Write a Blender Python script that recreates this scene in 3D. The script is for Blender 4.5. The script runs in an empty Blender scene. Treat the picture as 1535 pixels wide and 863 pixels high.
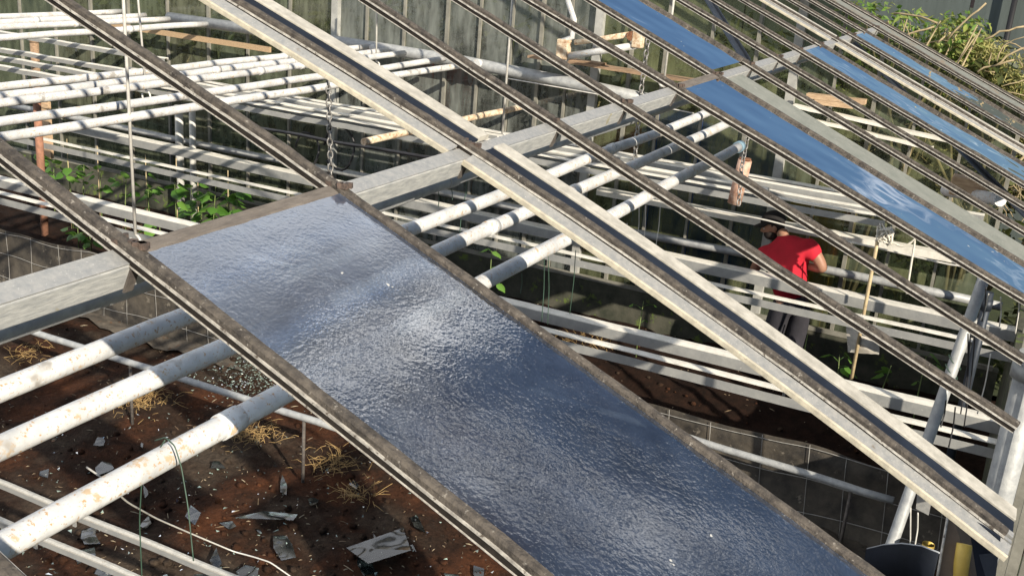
import bpy, bmesh, math, random
import numpy as np
from mathutils import Vector, Matrix, noise
random.seed(7)
R = math.radians
sc = bpy.context.scene
col = sc.collection

# ------------------------------------------------------------------ camera
FPX, YAW, PIT, ROL = 1606.59, R(25.0277), R(18.7022), R(4.7808)
CAM = Vector((0, 0, 3.9))
fwd = Vector((math.cos(YAW)*math.cos(PIT), math.sin(YAW)*math.cos(PIT), -math.sin(PIT)))
_rt = Vector((math.sin(YAW), -math.cos(YAW), 0)); _up = _rt.cross(fwd)
rgt = _rt*math.cos(ROL) + _up*math.sin(ROL)
upv = -_rt*math.sin(ROL) + _up*math.cos(ROL)
cd = bpy.data.cameras.new('camera'); cam = bpy.data.objects.new('camera', cd); col.objects.link(cam)
cam.matrix_world = Matrix(((rgt.x, upv.x, -fwd.x, CAM.x), (rgt.y, upv.y, -fwd.y, CAM.y), (rgt.z, upv.z, -fwd.z, CAM.z), (0, 0, 0, 1)))
cd.sensor_fit = 'HORIZONTAL'; cd.sensor_width = 36; cd.lens = 36*FPX/1535
cd.clip_start = .05; cd.clip_end = 600
sc.camera = cam

# ------------------------------------------------------------------ light
SUN = Vector((-.509, -.742, .437)).normalized()
w = bpy.data.worlds.new('World'); sc.world = w; w.use_nodes = True
nt = w.node_tree; nt.nodes.clear()
sky = nt.nodes.new('ShaderNodeTexSky'); sky.sky_type = 'NISHITA'; sky.sun_disc = False
sky.sun_elevation = math.asin(SUN.z); sky.sun_rotation = math.atan2(SUN.x, SUN.y)
sky.dust_density = .15; sky.ozone_density = 4.5; sky.air_density = 1.0
bg = nt.nodes.new('ShaderNodeBackground'); bg.inputs[1].default_value = .050
wo = nt.nodes.new('ShaderNodeOutputWorld')
# unseen cloud bars, added and shaped for the sheen on the roof panes: (p, q) = direction seen on a flat cloud deck
def wn(typ, **kw):
    n = nt.nodes.new(typ)
    for k, v in kw.items(): setattr(n, k, v)
    return n
def mth(op, a, b=None, clamp=False):
    n = wn('ShaderNodeMath', operation=op, use_clamp=clamp)
    for i, x in enumerate((a, b)):
        if x is None: continue
        if isinstance(x, (int, float)): n.inputs[i].default_value = x
        else: nt.links.new(x, n.inputs[i])
    return n.outputs[0]
tc = wn('ShaderNodeTexCoord'); sx_ = wn('ShaderNodeSeparateXYZ'); nt.links.new(tc.outputs['Generated'], sx_.inputs[0])
zc = mth('MAXIMUM', sx_.outputs[2], .03)
pq0 = wn('ShaderNodeCombineXYZ'); nt.links.new(mth('DIVIDE', sx_.outputs[0], zc), pq0.inputs[0]); nt.links.new(mth('DIVIDE', sx_.outputs[1], zc), pq0.inputs[1])
dn_ = wn('ShaderNodeTexNoise'); dn_.inputs['Scale'].default_value = 3.5; dn_.inputs['Detail'].default_value = 5; nt.links.new(pq0.outputs[0], dn_.inputs['Vector'])
dv = wn('ShaderNodeVectorMath', operation='MULTIPLY_ADD'); nt.links.new(dn_.outputs['Color'], dv.inputs[0]); dv.inputs[1].default_value = (.10, .07, 0)
of = wn('ShaderNodeVectorMath', operation='ADD'); nt.links.new(pq0.outputs[0], of.inputs[0]); of.inputs[1].default_value = (-.05, -.035, 0)
nt.links.new(of.outputs[0], dv.inputs[2])
sp_ = wn('ShaderNodeSeparateXYZ'); nt.links.new(dv.outputs[0], sp_.inputs[0]); Pc, Qc = sp_.outputs[0], sp_.outputs[1]
def gauss(x, c, w_):
    d = mth('DIVIDE', mth('SUBTRACT', x, c), w_); return mth('EXPONENT', mth('MULTIPLY', mth('MULTIPLY', d, d), -1.0))
def sstep(x, a, b):
    m_ = wn('ShaderNodeMapRange', interpolation_type='SMOOTHSTEP'); nt.links.new(x, m_.inputs[0]); m_.inputs[1].default_value = a; m_.inputs[2].default_value = b; return m_.outputs[0]
bar1 = mth('MULTIPLY', gauss(Qc, .11, .034), sstep(Pc, 2.6, 1.5))
bar2 = gauss(mth('ADD', mth('MULTIPLY', Pc, .678), mth('MULTIPLY', Qc, .735)), .80, .030)
bar2 = mth('MULTIPLY', mth('MULTIPLY', bar2, .75), mth('MULTIPLY', sstep(Qc, -.9, -.4), sstep(Qc, .06, -.05)))
veil = mth('MULTIPLY', mth('MULTIPLY', sstep(Qc, .14, .32), sstep(Pc, 2.6, 1.6)), .46)
cn = wn('ShaderNodeTexNoise'); cn.inputs['Scale'].default_value = 1.1; cn.inputs['Detail'].default_value = 7; cn.inputs['Roughness'].default_value = .6
cm = wn('ShaderNodeMapping'); cm.inputs['Scale'].default_value = (.55, 1.5, 1); nt.links.new(pq0.outputs[0], cm.inputs[0]); nt.links.new(cm.outputs[0], cn.inputs['Vector'])
wisp = mth('MULTIPLY', mth('MULTIPLY', sstep(cn.outputs[0], .52, .72), sstep(Pc, 3.0, 4.2)), .16)
cov = mth('ADD', mth('ADD', bar1, bar2, True), mth('ADD', veil, wisp), True)
fine = wn('ShaderNodeTexNoise'); fine.inputs['Scale'].default_value = 9; fine.inputs['Detail'].default_value = 6; nt.links.new(pq0.outputs[0], fine.inputs['Vector'])
cov = mth('MULTIPLY', cov, sstep(fine.outputs[0], .20, .55))
cmx = wn('ShaderNodeMix', data_type='RGBA'); nt.links.new(cov, cmx.inputs[0]); nt.links.new(sky.outputs[0], cmx.inputs[6]); cmx.inputs[7].default_value = (36, 36, 36, 1)
nt.links.new(cmx.outputs[2], bg.inputs[0]); nt.links.new(bg.outputs[0], wo.inputs[0])
sl = bpy.data.lights.new('sun', 'SUN'); sl.energy = 5.0; sl.angle = R(.55); sl.color = (1, .905, .76)
so = bpy.data.objects.new('sun', sl); col.objects.link(so)
so.rotation_euler = SUN.to_track_quat('Z', 'Y').to_euler(); so.location = (-8, -8, 12)
sc.view_settings.view_transform = 'Standard'; sc.view_settings.look = 'None'
sc.view_settings.exposure = .54; sc.view_settings.gamma = 1

# ------------------------------------------------------------------ pixel -> place
def ray(u, v):
    d = fwd + rgt*((u-767.5)/FPX) - upv*((v-431.5)/FPX)
    return d.normalized()
def pl(u, v, n, c):
    d = ray(u, v); n = Vector(n)
    return CAM + d*((c - n.dot(CAM))/n.dot(d))
def pz(u, v, z): return pl(u, v, (0, 0, 1), z)
def px(u, v, x): return pl(u, v, (1, 0, 0), x)
AL = R(22.996)
P0 = Vector((1.3187, 1.3556, 3.3144)); U = .6
N = Vector((0, -math.sin(AL), math.cos(AL))); DN = Vector((0, -math.cos(AL), -math.sin(AL)))
def proof(u, v, o=0): return pl(u, v, N, N.dot(P0)+o)
def rp(x, y, n=0):          # point on the roof plane at x, y, lifted n along its normal
    return Vector((x, y, P0.z + (y-P0.y)*math.tan(AL))) + N*n

# ------------------------------------------------------------------ mesh builder
class MB:
    def __init__(s): s.v = []; s.f = []; s.sm = []
    def add(s, vs, fs, smooth=False):
        o = len(s.v); s.v += [tuple(p) for p in vs]
        s.f += [tuple(i+o for i in f) for f in fs]; s.sm += [smooth]*len(fs); return s
    def box(s, c, size, rot=None):
        c = Vector(c); h = Vector(size)/2; vs = []
        for z in (-1, 1):
            for y in (-1, 1):
                for x in (-1, 1):
                    p = Vector((x*h.x, y*h.y, z*h.z))
                    if rot: p = rot @ p
                    vs.append(c+p)
        return s.add(vs, [(0, 2, 3, 1), (4, 5, 7, 6), (0, 1, 5, 4), (2, 6, 7, 3), (0, 4, 6, 2), (1, 3, 7, 5)])
    def sweep(s, prof, pts, la=None, na=None, closed=True, jit=0, smooth=False):
        # prof: list of (lateral, normal); one frame for the whole path or computed per point
        n = len(prof); vs = []; fs = []
        for i, p in enumerate(pts):
            p = Vector(p)
            if la is None:
                a = Vector(pts[max(i-1, 0)]); b = Vector(pts[min(i+1, len(pts)-1)])
                t = (b-a).normalized(); ref = Vector((0, 0, 1)) if abs(t.z) < .95 else Vector((1, 0, 0))
                L = t.cross(ref).normalized(); M = L.cross(t).normalized()
            else: L, M = la, na
            for (a_, b_) in prof:
                q = p + L*a_ + M*b_
                if jit: q = q + Vector((random.uniform(-jit, jit), 0, 0)) + M*random.uniform(-jit, jit)*.7
                vs.append(q)
        m = n if closed else n-1
        for i in range(len(pts)-1):
            for j in range(m):
                k = (j+1) % n
                fs.append((i*n+j, i*n+k, (i+1)*n+k, (i+1)*n+j))
        if closed and n > 2:
            fs.append(tuple(range(n))[::-1]); fs.append(tuple((len(pts)-1)*n+j for j in range(n)))
        return s.add(vs, fs, smooth)
    def tube(s, pts, r, n=10, smooth=True):
        if not isinstance(r, (list, tuple)): r = [r]*len(pts)
        pts = [Vector(p) for p in pts]; vs = []; fs = []
        L0 = None
        for i, p in enumerate(pts):
            t = (pts[min(i+1, len(pts)-1)] - pts[max(i-1, 0)])
            if t.length < 1e-9: t = Vector((0, 0, 1))
            t.normalize()
            if L0 is None:
                ref = Vector((0, 0, 1)) if abs(t.z) < .9 else Vector((1, 0, 0))
                L0 = t.cross(ref).normalized()
            else:
                L0 = (L0 - t*L0.dot(t)).normalized()
            M = t.cross(L0)
            for j in range(n):
                a = 2*math.pi*j/n
                vs.append(p + (L0*math.cos(a) + M*math.sin(a))*r[i])
        for i in range(len(pts)-1):
            for j in range(n):
                k = (j+1) % n
                fs.append((i*n+j, i*n+k, (i+1)*n+k, (i+1)*n+j))
        o = len(s.v)
        s.add(vs, fs, smooth)
        s.add([], [])
        s.f.append(tuple(o+j for j in range(n))[::-1]); s.sm.append(False)
        s.f.append(tuple(o+(len(pts)-1)*n+j for j in range(n))); s.sm.append(False)
        return s
    def build(s, name, m, parent=None, bevel=0, recalc=True):
        me = bpy.data.meshes.new(name); me.from_pydata(s.v, [], s.f)
        me.polygons.foreach_set('use_smooth', s.sm); me.update()
        if recalc:
            bm = bmesh.new(); bm.from_mesh(me); bmesh.ops.recalc_face_normals(bm, faces=bm.faces); bm.to_mesh(me); bm.free()
        o = bpy.data.objects.new(name, me); col.objects.link(o)
        if m: me.materials.append(m)
        if parent: o.parent = parent
        if bevel:
            b = o.modifiers.new('bevel', 'BEVEL'); b.width = bevel; b.segments = 2; b.limit_method = 'ANGLE'
        return o
def empty(name, loc=(0, 0, 0)):
    o = bpy.data.objects.new(name, None); col.objects.link(o); o.empty_display_size = .1
    return o            # kept at the origin: its parts carry world coordinates
def tag(o, label, cat, group=None, kind=None):
    o['label'] = label; o['category'] = cat
    if group: o['group'] = group
    if kind: o['kind'] = kind
    return o
def struct(o, kind='structure'): o['kind'] = kind; return o
def lerp(a, b, t): return a + (b-a)*t
def line(a, b, n, sag=0, jit=0):
    a = Vector(a); b = Vector(b); out = []
    for i in range(n+1):
        t = i/n; p = a.lerp(b, t); p.z -= sag*4*t*(1-t)
        if jit and 0 < i < n: p += Vector([random.uniform(-jit, jit) for _ in range(3)])
        out.append(p)
    return out

# ------------------------------------------------------------------ materials
def newmat(name):
    m = bpy.data.materials.new(name); m.use_nodes = True; t = m.node_tree; t.nodes.clear()
    out = t.nodes.new('ShaderNodeOutputMaterial')
    return m, t, out
def nn(t, typ, **kw):
    n = t.nodes.new(typ)
    for k, v in kw.items(): setattr(n, k, v)
    return n
def noise_tex(t, co, scale, detail=6, rough=.6, vec_scale=None):
    if vec_scale:
        mp = nn(t, 'ShaderNodeMapping'); mp.inputs['Scale'].default_value = vec_scale
        t.links.new(co, mp.inputs[0]); co = mp.outputs[0]
    n = nn(t, 'ShaderNodeTexNoise'); n.inputs['Scale'].default_value = scale
    n.inputs['Detail'].default_value = detail; n.inputs['Roughness'].default_value = rough
    t.links.new(co, n.inputs['Vector']); return n
def ramp(t, fac, stops):
    r = nn(t, 'ShaderNodeValToRGB'); e = r.color_ramp.elements
    while len(e) < len(stops): e.new(.5)
    for i, (p, c) in enumerate(stops): e[i].position = p; e[i].color = (*c, 1)
    t.links.new(fac, r.inputs[0]); return r
def surf(name, base, dark=None, scale=20, spread=(.35, .65), rough=.6, metal=0, bump=.2, bscale=None, spots=None, vs=None, spec=.5, detail=6):
    """base/dark mottled by noise, optional spots = (colour, scale, threshold)"""
    m, t, out = newmat(name)
    co = nn(t, 'ShaderNodeTexCoord').outputs['Object']
    p = nn(t, 'ShaderNodeBsdfPrincipled')
    n1 = noise_tex(t, co, scale, detail, .65, vs)
    r1 = ramp(t, n1.outputs[0], [(spread[0], dark or tuple(c*.75 for c in base)), (spread[1], base)])
    c = r1.outputs[0]
    if spots:
        lst = spots if isinstance(spots, list) else [spots]
        for (sc_, ss, th) in lst:
            n2 = noise_tex(t, co, ss, 4, .7)
            r2 = ramp(t, n2.outputs[0], [(th, (0, 0, 0)), (th+.06, (1, 1, 1))])
            mx = nn(t, 'ShaderNodeMix', data_type='RGBA'); t.links.new(r2.outputs[0], mx.inputs[0])
            t.links.new(c, mx.inputs[6]); mx.inputs[7].default_value = (*sc_, 1); c = mx.outputs[2]
    t.links.new(c, p.inputs['Base Color'])
    p.inputs['Roughness'].default_value = rough; p.inputs['Metallic'].default_value = metal
    p.inputs['Specular IOR Level'].default_value = spec
    if bump:
        nb = noise_tex(t, co, bscale or scale*3, 5, .6, vs)
        b = nn(t, 'ShaderNodeBump'); b.inputs['Strength'].default_value = bump; b.inputs['Distance'].default_value = .01
        t.links.new(nb.outputs[0], b.inputs['Height']); t.links.new(b.outputs[0], p.inputs['Normal'])
    t.links.new(p.outputs[0], out.inputs[0]); return m

GALV = surf('galvanised_steel', (.46, .45, .42), (.30, .31, .31), 55, (.3, .7), .5, .35, .12, 90, spots=[((.62, .61, .58), 160, .62), ((.25, .21, .16), 9, .66)])
GALV_BRIGHT = surf('bright_galvanised', (.60, .57, .50), (.42, .41, .37), 35, (.3, .7), .5, .2, .12, 80, spots=[((.30, .24, .17), 14, .64), ((.70, .68, .64), 120, .64)])
GALV_STREAK = surf('streaked_galvanised', (.62, .62, .59), (.40, .41, .41), 40, (.35, .65), .45, .2, .2, 60, vs=(.6, 2.4, 2.4), spots=[((.40, .36, .22), 8, .66)])
CREAM = surf('cream_edge', (.56, .51, .39), (.36, .33, .26), 30, (.35, .65), .6, 0, .15, spots=((.32, .25, .17), 40, .66))
CREAM2 = surf('pale_rafter_edge', (.55, .52, .45), (.36, .34, .29), 22, (.35, .65), .6, 0, .15, spots=((.36, .29, .2), 50, .68))
WHITE_PIPE = surf('white_pipe_paint', (.68, .685, .675), (.44, .45, .45), 9, (.3, .62), .5, 0, .2, 60, spots=[((.46, .30, .16), 90, .585), ((.52, .40, .27), 24, .60), ((.26, .18, .12), 150, .65), ((.36, .34, .31), 5, .62)])
GREY_PIPE = surf('grey_pipe', (.42, .43, .42), (.26, .27, .28), 18, (.3, .65), .5, .1, .15, 70, spots=((.2, .17, .13), 70, .68))
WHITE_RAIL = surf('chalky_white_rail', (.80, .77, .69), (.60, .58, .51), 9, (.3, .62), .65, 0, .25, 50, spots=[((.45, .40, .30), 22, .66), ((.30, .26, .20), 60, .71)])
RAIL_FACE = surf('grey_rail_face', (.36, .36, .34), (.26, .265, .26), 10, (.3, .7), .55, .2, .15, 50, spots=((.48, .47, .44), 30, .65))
CAPM = surf('weathered_capping', (.115, .098, .08), (.035, .03, .026), 38, (.35, .66), .85, 0, .7, 90, spots=[((.24, .22, .19), 75, .62), ((.33, .27, .07), 24, .72)])
ALU = surf('dull_aluminium', (.60, .57, .51), (.30, .28, .25), 45, (.34, .62), .5, .15, .3, 90, spots=((.13, .11, .09), 60, .60))
BARWEB = surf('bar_web', (.13, .115, .10), (.06, .05, .045), 30, (.35, .65), .8, 0, .3)
WEBDARK = surf('dark_rebate', (.035, .030, .026), (.018, .016, .014), 30, (.35, .65), .9, 0, .3, spec=.1)
RUST = surf('rust', (.33, .15, .07), (.12, .05, .03), 60, (.35, .65), .9, 0, .5)
RUSTY_WHITE = surf('rusty_white_paint', (.72, .62, .46), (.45, .30, .18), 22, (.38, .58), .7, 0, .3, spots=((.35, .15, .07), 30, .58))
COPPER = surf('peeling_pink_tube', (.62, .42, .32), (.38, .20, .13), 25, (.38, .6), .7, 0, .3, spots=((.72, .66, .58), 40, .62))
TERRA = surf('terracotta', (.38, .18, .11), (.22, .11, .07), 18, (.35, .65), .8, 0, .2)
WOOD = surf('grey_timber', (.52, .37, .22), (.28, .19, .11), 14, (.3, .7), .8, 0, .3, vs=(1, 6, 6))
WOODX = surf('pale_timber', (.60, .44, .28), (.38, .25, .15), 12, (.3, .7), .8, 0, .3, vs=(6, 1, 6))
PLANK = surf('brown_plank', (.40, .27, .17), (.20, .13, .08), 12, (.35, .65), .85, 0, .4, vs=(5, 1, 5))
BAMBOO = surf('bamboo', (.62, .50, .30), (.40, .30, .17), 20, (.3, .7), .6, 0, .2)
DARKSTEEL = surf('dark_strap', (.035, .045, .06), (.02, .025, .035), 20, (.3, .7), .5, .3, .1)
MULL = surf('painted_mullion', (.27, .26, .22), (.15, .145, .12), 7, (.3, .7), .7, 0, .3)
MULL_GREY = surf('grey_post', (.44, .44, .41), (.28, .28, .26), 8, (.3, .7), .6, 0, .2)
MULL_WHITE = surf('white_post', (.66, .65, .60), (.45, .45, .43), 8, (.3, .7), .6, 0, .2)
CONC = surf('mossy_concrete', (.085, .082, .06), (.03, .035, .022), 5, (.35, .65), .9, 0, .4, spots=((.10, .14, .03), 6, .58))
YELLOW = surf('yellow_pipe', (.70, .50, .10), (.55, .38, .08), 14, (.3, .7), .5, 0, .1)
BLACKP = surf('black_plastic_sheet', (.10, .085, .065), (.018, .016, .014), 5, (.35, .7), .6, 0, .5, 14, spots=((.16, .14, .11), 9, .62))
WEEDMAT = surf('dusty_weed_mat', (.15, .125, .095), (.035, .03, .025), 6, (.32, .66), .85, 0, .4, 30, spots=((.11, .06, .03), 7, .6))
WIREW = surf('pale_wire', (.70, .68, .62), (.5, .48, .44), 20, (.3, .7), .5, .1, 0)
WIREDULL = surf('dull_wire', (.36, .35, .32), (.2, .19, .18), 20, (.3, .7), .6, 0, 0)
WIREG = surf('green_garden_wire', (.05, .10, .07), (.03, .06, .04), 20, (.3, .7), .5, 0, 0)
CHAINM = surf('zinc_chain', (.36, .35, .33), (.20, .19, .18), 60, (.3, .7), .45, .6, .1)
STRAW = surf('straw', (.58, .40, .16), (.36, .22, .09), 25, (.3, .7), .8, 0, 0)
ROPE = surf('white_rope', (.78, .74, .64), (.58, .54, .46), 80, (.3, .7), .9, 0, .4)
BAGM = surf('white_bag', (.66, .64, .58), (.44, .40, .34), 8, (.3, .7), .55, 0, .3, spots=((.45, .20, .10), 6, .66))
BLACKH = surf('black_hose', (.02, .02, .025), (.012, .012, .014), 20, (.3, .7), .45, 0, 0)
BLUEP = surf('blue_plastic', (.03, .13, .42), (.015, .06, .22), 3, (.35, .7), .5, 0, .1)
REDP = surf('red_plastic', (.42, .07, .03), (.26, .05, .03), 5, (.3, .7), .5, 0, .1)
YELP = surf('ochre_plastic', (.62, .40, .04), (.4, .25, .04), 6, (.3, .7), .5, 0, .1)
NAVY = surf('navy_sheet', (.020, .028, .045), (.009, .013, .022), 5, (.3, .7), .8, 0, .2, spec=.15)
BROWNB = surf('brown_board', (.17, .13, .095), (.10, .075, .055), 9, (.3, .7), .85, 0, .3)
SHEETM = surf('zinc_sheet', (.37, .37, .31), (.27, .28, .23), 14, (.3, .7), .5, .35, .1, 50, spots=((.50, .49, .42), 55, .62))
FLASH = surf('grey_flashing', (.29, .30, .26), (.19, .19, .16), 16, (.3, .7), .6, .2, .2, 60, spots=((.27, .22, .16), 7, .56))
PIPE_RIM = surf('pale_rim', (.40, .42, .44), (.25, .27, .3), 20, (.3, .7), .5, 0, 0)
NAVY2 = surf('dull_navy', (.012, .016, .026), (.006, .008, .012), 5, (.3, .7), .7, 0, .2, spec=.2)
DARKWALL = surf('grey_green_cladding', (.085, .105, .10), (.06, .075, .07), 2.5, (.3, .7), .6, 0, .1, vs=(1, 6, .6))
BLACKSEAM = surf('black_seam', (.008, .008, .01), None, 5, (.3, .7), .6, 0, 0)

def soil_mat():
    m, t, out = newmat('red_brown_soil')
    co = nn(t, 'ShaderNodeTexCoord').outputs['Object']; p = nn(t, 'ShaderNodeBsdfPrincipled')
    a = noise_tex(t, co, 1.3, 5, .6); ra = ramp(t, a.outputs[0], [(.36, (.105, .040, .018)), (.50, (.040, .021, .013)), (.68, (.095, .072, .052))])
    b = noise_tex(t, co, 26, 8, .75); rb = ramp(t, b.outputs[0], [(.30, (.35, .35, .35)), (.70, (1.25, 1.25, 1.25))])
    mx = nn(t, 'ShaderNodeMix', data_type='RGBA', blend_type='MULTIPLY'); mx.inputs[0].default_value = 1
    t.links.new(ra.outputs[0], mx.inputs[6]); t.links.new(rb.outputs[0], mx.inputs[7])
    c = noise_tex(t, co, 60, 3, .8); rc = ramp(t, c.outputs[0], [(.70, (0, 0, 0)), (.73, (1, 1, 1))])
    m2 = nn(t, 'ShaderNodeMix', data_type='RGBA'); t.links.new(rc.outputs[0], m2.inputs[0])
    t.links.new(mx.outputs[2], m2.inputs[6]); m2.inputs[7].default_value = (.24, .19, .13, 1)
    t.links.new(m2.outputs[2], p.inputs['Base Color']); p.inputs['Roughness'].default_value = .95
    p.inputs['Specular IOR Level'].default_value = .15
    bu = nn(t, 'ShaderNodeBump'); bu.inputs['Strength'].default_value = .9; bu.inputs['Distance'].default_value = .03
    t.links.new(b.outputs[0], bu.inputs['Height']); t.links.new(bu.outputs[0], p.inputs['Normal'])
    t.links.new(p.outputs[0], out.inputs[0]); return m
SOIL = soil_mat()
SHADE_SOIL = surf('shade_darkened_soil', (.024, .0115, .007), (.008, .0045, .003), 9, (.32, .68), .95, 0, .9, 30, spots=((.075, .055, .035), 26, .68), spec=.15)  # same soil with the shade inside the house put into its colour

def leaf_mat(name, cols, rough=.5, trans=.3):
    m, t, out = newmat(name)
    g = nn(t, 'ShaderNodeNewGeometry'); r = ramp(t, g.outputs['Random Per Island'], [(i/(len(cols)-1), c) for i, c in enumerate(cols)])
    p = nn(t, 'ShaderNodeBsdfPrincipled'); t.links.new(r.outputs[0], p.inputs['Base Color']); p.inputs['Roughness'].default_value = rough
    tr = nn(t, 'ShaderNodeBsdfTranslucent'); t.links.new(r.outputs[0], tr.inputs[0])
    mx = nn(t, 'ShaderNodeMixShader'); mx.inputs[0].default_value = trans
    t.links.new(p.outputs[0], mx.inputs[1]); t.links.new(tr.outputs[0], mx.inputs[2]); t.links.new(mx.outputs[0], out.inputs[0])
    return m
LEAF = leaf_mat('bean_leaf', [(.07, .18, .025), (.11, .25, .04), (.17, .33, .06)], .45, .35)
HEDGE = leaf_mat('dark_hedge_leaf', [(.035, .05, .015), (.06, .085, .02), (.10, .11, .035), (.05, .06, .02)])
BUSHG = leaf_mat('bush_leaf', [(.08, .16, .025), (.15, .26, .04), (.30, .34, .08), (.20, .22, .07)])
BUSHD = leaf_mat('dry_vine_leaf', [(.36, .34, .11), (.50, .45, .18), (.22, .28, .06), (.58, .52, .26)], .7)
TWIG = surf('dry_twig', (.42, .34, .20), (.24, .18, .10), 20, (.3, .7), .8, 0, 0)
STEM = surf('green_stem', (.18, .24, .07), (.12, .16, .05), 20, (.3, .7), .6, 0, 0)

def gable_glass(name, tint, dirt, dfac):
    m, t, out = newmat(name)
    co = nn(t, 'ShaderNodeTexCoord').outputs['Object']
    tr = nn(t, 'ShaderNodeBsdfTransparent'); tr.inputs[0].default_value = (*tint, 1)
    df = nn(t, 'ShaderNodeBsdfDiffuse'); df.inputs[0].default_value = (*dirt, 1)
    n = noise_tex(t, co, 3.2, 7, .65, (1, 2.2, .55)); n2 = noise_tex(t, co, 1.1, 3, .5)
    r = ramp(t, n.outputs[0], [(.36, (dfac*.3,)*3), (.70, (min(1, dfac*1.7),)*3)])
    mx = nn(t, 'ShaderNodeMixShader'); t.links.new(r.outputs[0], mx.inputs[0])
    t.links.new(tr.outputs[0], mx.inputs[1]); t.links.new(df.outputs[0], mx.inputs[2])
    gl = nn(t, 'ShaderNodeBsdfGlossy'); gl.inputs['Roughness'].default_value = .08
    b = nn(t, 'ShaderNodeBump'); b.inputs['Strength'].default_value = .15; t.links.new(n2.outputs[0], b.inputs['Height'])
    fr = nn(t, 'ShaderNodeFresnel'); fr.inputs[0].default_value = 1.5
    t.links.new(b.outputs[0], gl.inputs['Normal'])
    m2 = nn(t, 'ShaderNodeMixShader'); t.links.new(fr.outputs[0], m2.inputs[0])
    t.links.new(mx.outputs[0], m2.inputs[1]); t.links.new(gl.outputs[0], m2.inputs[2]); t.links.new(m2.outputs[0], out.inputs[0])
    return m
GG = [gable_glass('olive_dirty_glass', (.44, .48, .36), (.16, .175, .095), .5),
      gable_glass('grey_dirty_glass', (.42, .45, .43), (.20, .215, .195), .6),
      gable_glass('dark_dirty_glass', (.36, .41, .34), (.13, .15, .10), .6),
      gable_glass('brown_dirty_glass', (.36, .38, .31), (.15, .16, .11), .62)]

def roof_glass(name, dirtmix, dirt, rough, tint=(.75, .82, .82), smear=0, gain=1.7):
    """thin clear pane: Fresnel mirror over a see-through sheet with a film of dirt"""
    m, t, out = newmat(name)
    co = nn(t, 'ShaderNodeTexCoord').outputs['Object']
    tr = nn(t, 'ShaderNodeBsdfTransparent'); tr.inputs[0].default_value = (*tint, 1)
    df = nn(t, 'ShaderNodeBsdfDiffuse'); df.inputs[0].default_value = (*dirt, 1)
    n = noise_tex(t, co, 2.2, 6, .7, (1, 1, 1))
    r = ramp(t, n.outputs[0], [(.40, (dirtmix*.35,)*3), (.66, (min(1, dirtmix*1.6),)*3)])
    f = r.outputs[0]
    if smear:
        n3 = noise_tex(t, co, 3, 5, .6, (.35, 2.4, 2.4)); r3 = ramp(t, n3.outputs[0], [(.56, (0, 0, 0)), (.70, (smear,)*3)])
        ad = nn(t, 'ShaderNodeMath', operation='ADD', use_clamp=True); t.links.new(f, ad.inputs[0]); t.links.new(r3.outputs[0], ad.inputs[1]); f = ad.outputs[0]
    mx = nn(t, 'ShaderNodeMixShader'); t.links.new(f, mx.inputs[0]); t.links.new(tr.outputs[0], mx.inputs[1]); t.links.new(df.outputs[0], mx.inputs[2])
    gl = nn(t, 'ShaderNodeBsdfGlossy'); gl.inputs['Roughness'].default_value = rough; gl.inputs[0].default_value = (1, 1, 1, 1)
    wv = noise_tex(t, co, 2.3, 2, .5); wb = nn(t, 'ShaderNodeBump'); wb.inputs['Strength'].default_value = 1; wb.inputs['Distance'].default_value = .012
    t.links.new(wv.outputs[0], wb.inputs['Height']); t.links.new(wb.outputs[0], gl.inputs['Normal'])
    fr = nn(t, 'ShaderNodeFresnel'); fr.inputs[0].default_value = 1.52
    mu = nn(t, 'ShaderNodeMath', operation='MULTIPLY', use_clamp=True); mu.inputs[1].default_value = gain
    t.links.new(fr.outputs[0], mu.inputs[0])
    m2 = nn(t, 'ShaderNodeMixShader'); t.links.new(mu.outputs[0], m2.inputs[0])
    t.links.new(mx.outputs[0], m2.inputs[1]); t.links.new(gl.outputs[0], m2.inputs[2])
    sp = noise_tex(t, co, 22, 3, .6); sr = ramp(t, sp.outputs[0], [(.70, (0,)*3), (.74, (.75,)*3)]); ds = nn(t, 'ShaderNodeBsdfDiffuse'); ds.inputs[0].default_value = (.55, .55, .5, 1)
    m3 = nn(t, 'ShaderNodeMixShader'); t.links.new(sr.outputs[0], m3.inputs[0]); t.links.new(m2.outputs[0], m3.inputs[1]); t.links.new(ds.outputs[0], m3.inputs[2]); t.links.new(m3.outputs[0], out.inputs[0])
    return m
GLASS_CLEAR = roof_glass('clear_roof_glass', .16, (.35, .38, .40), .01, gain=4.2)
GLASS_SMEAR = roof_glass('smeared_roof_glass', .12, (.55, .60, .66), .015, smear=.35, gain=3.8)
GLASS_SHARD = roof_glass('shard_glass', .20, (.06, .07, .07), .04, (.55, .64, .62), gain=1.5)

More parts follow.
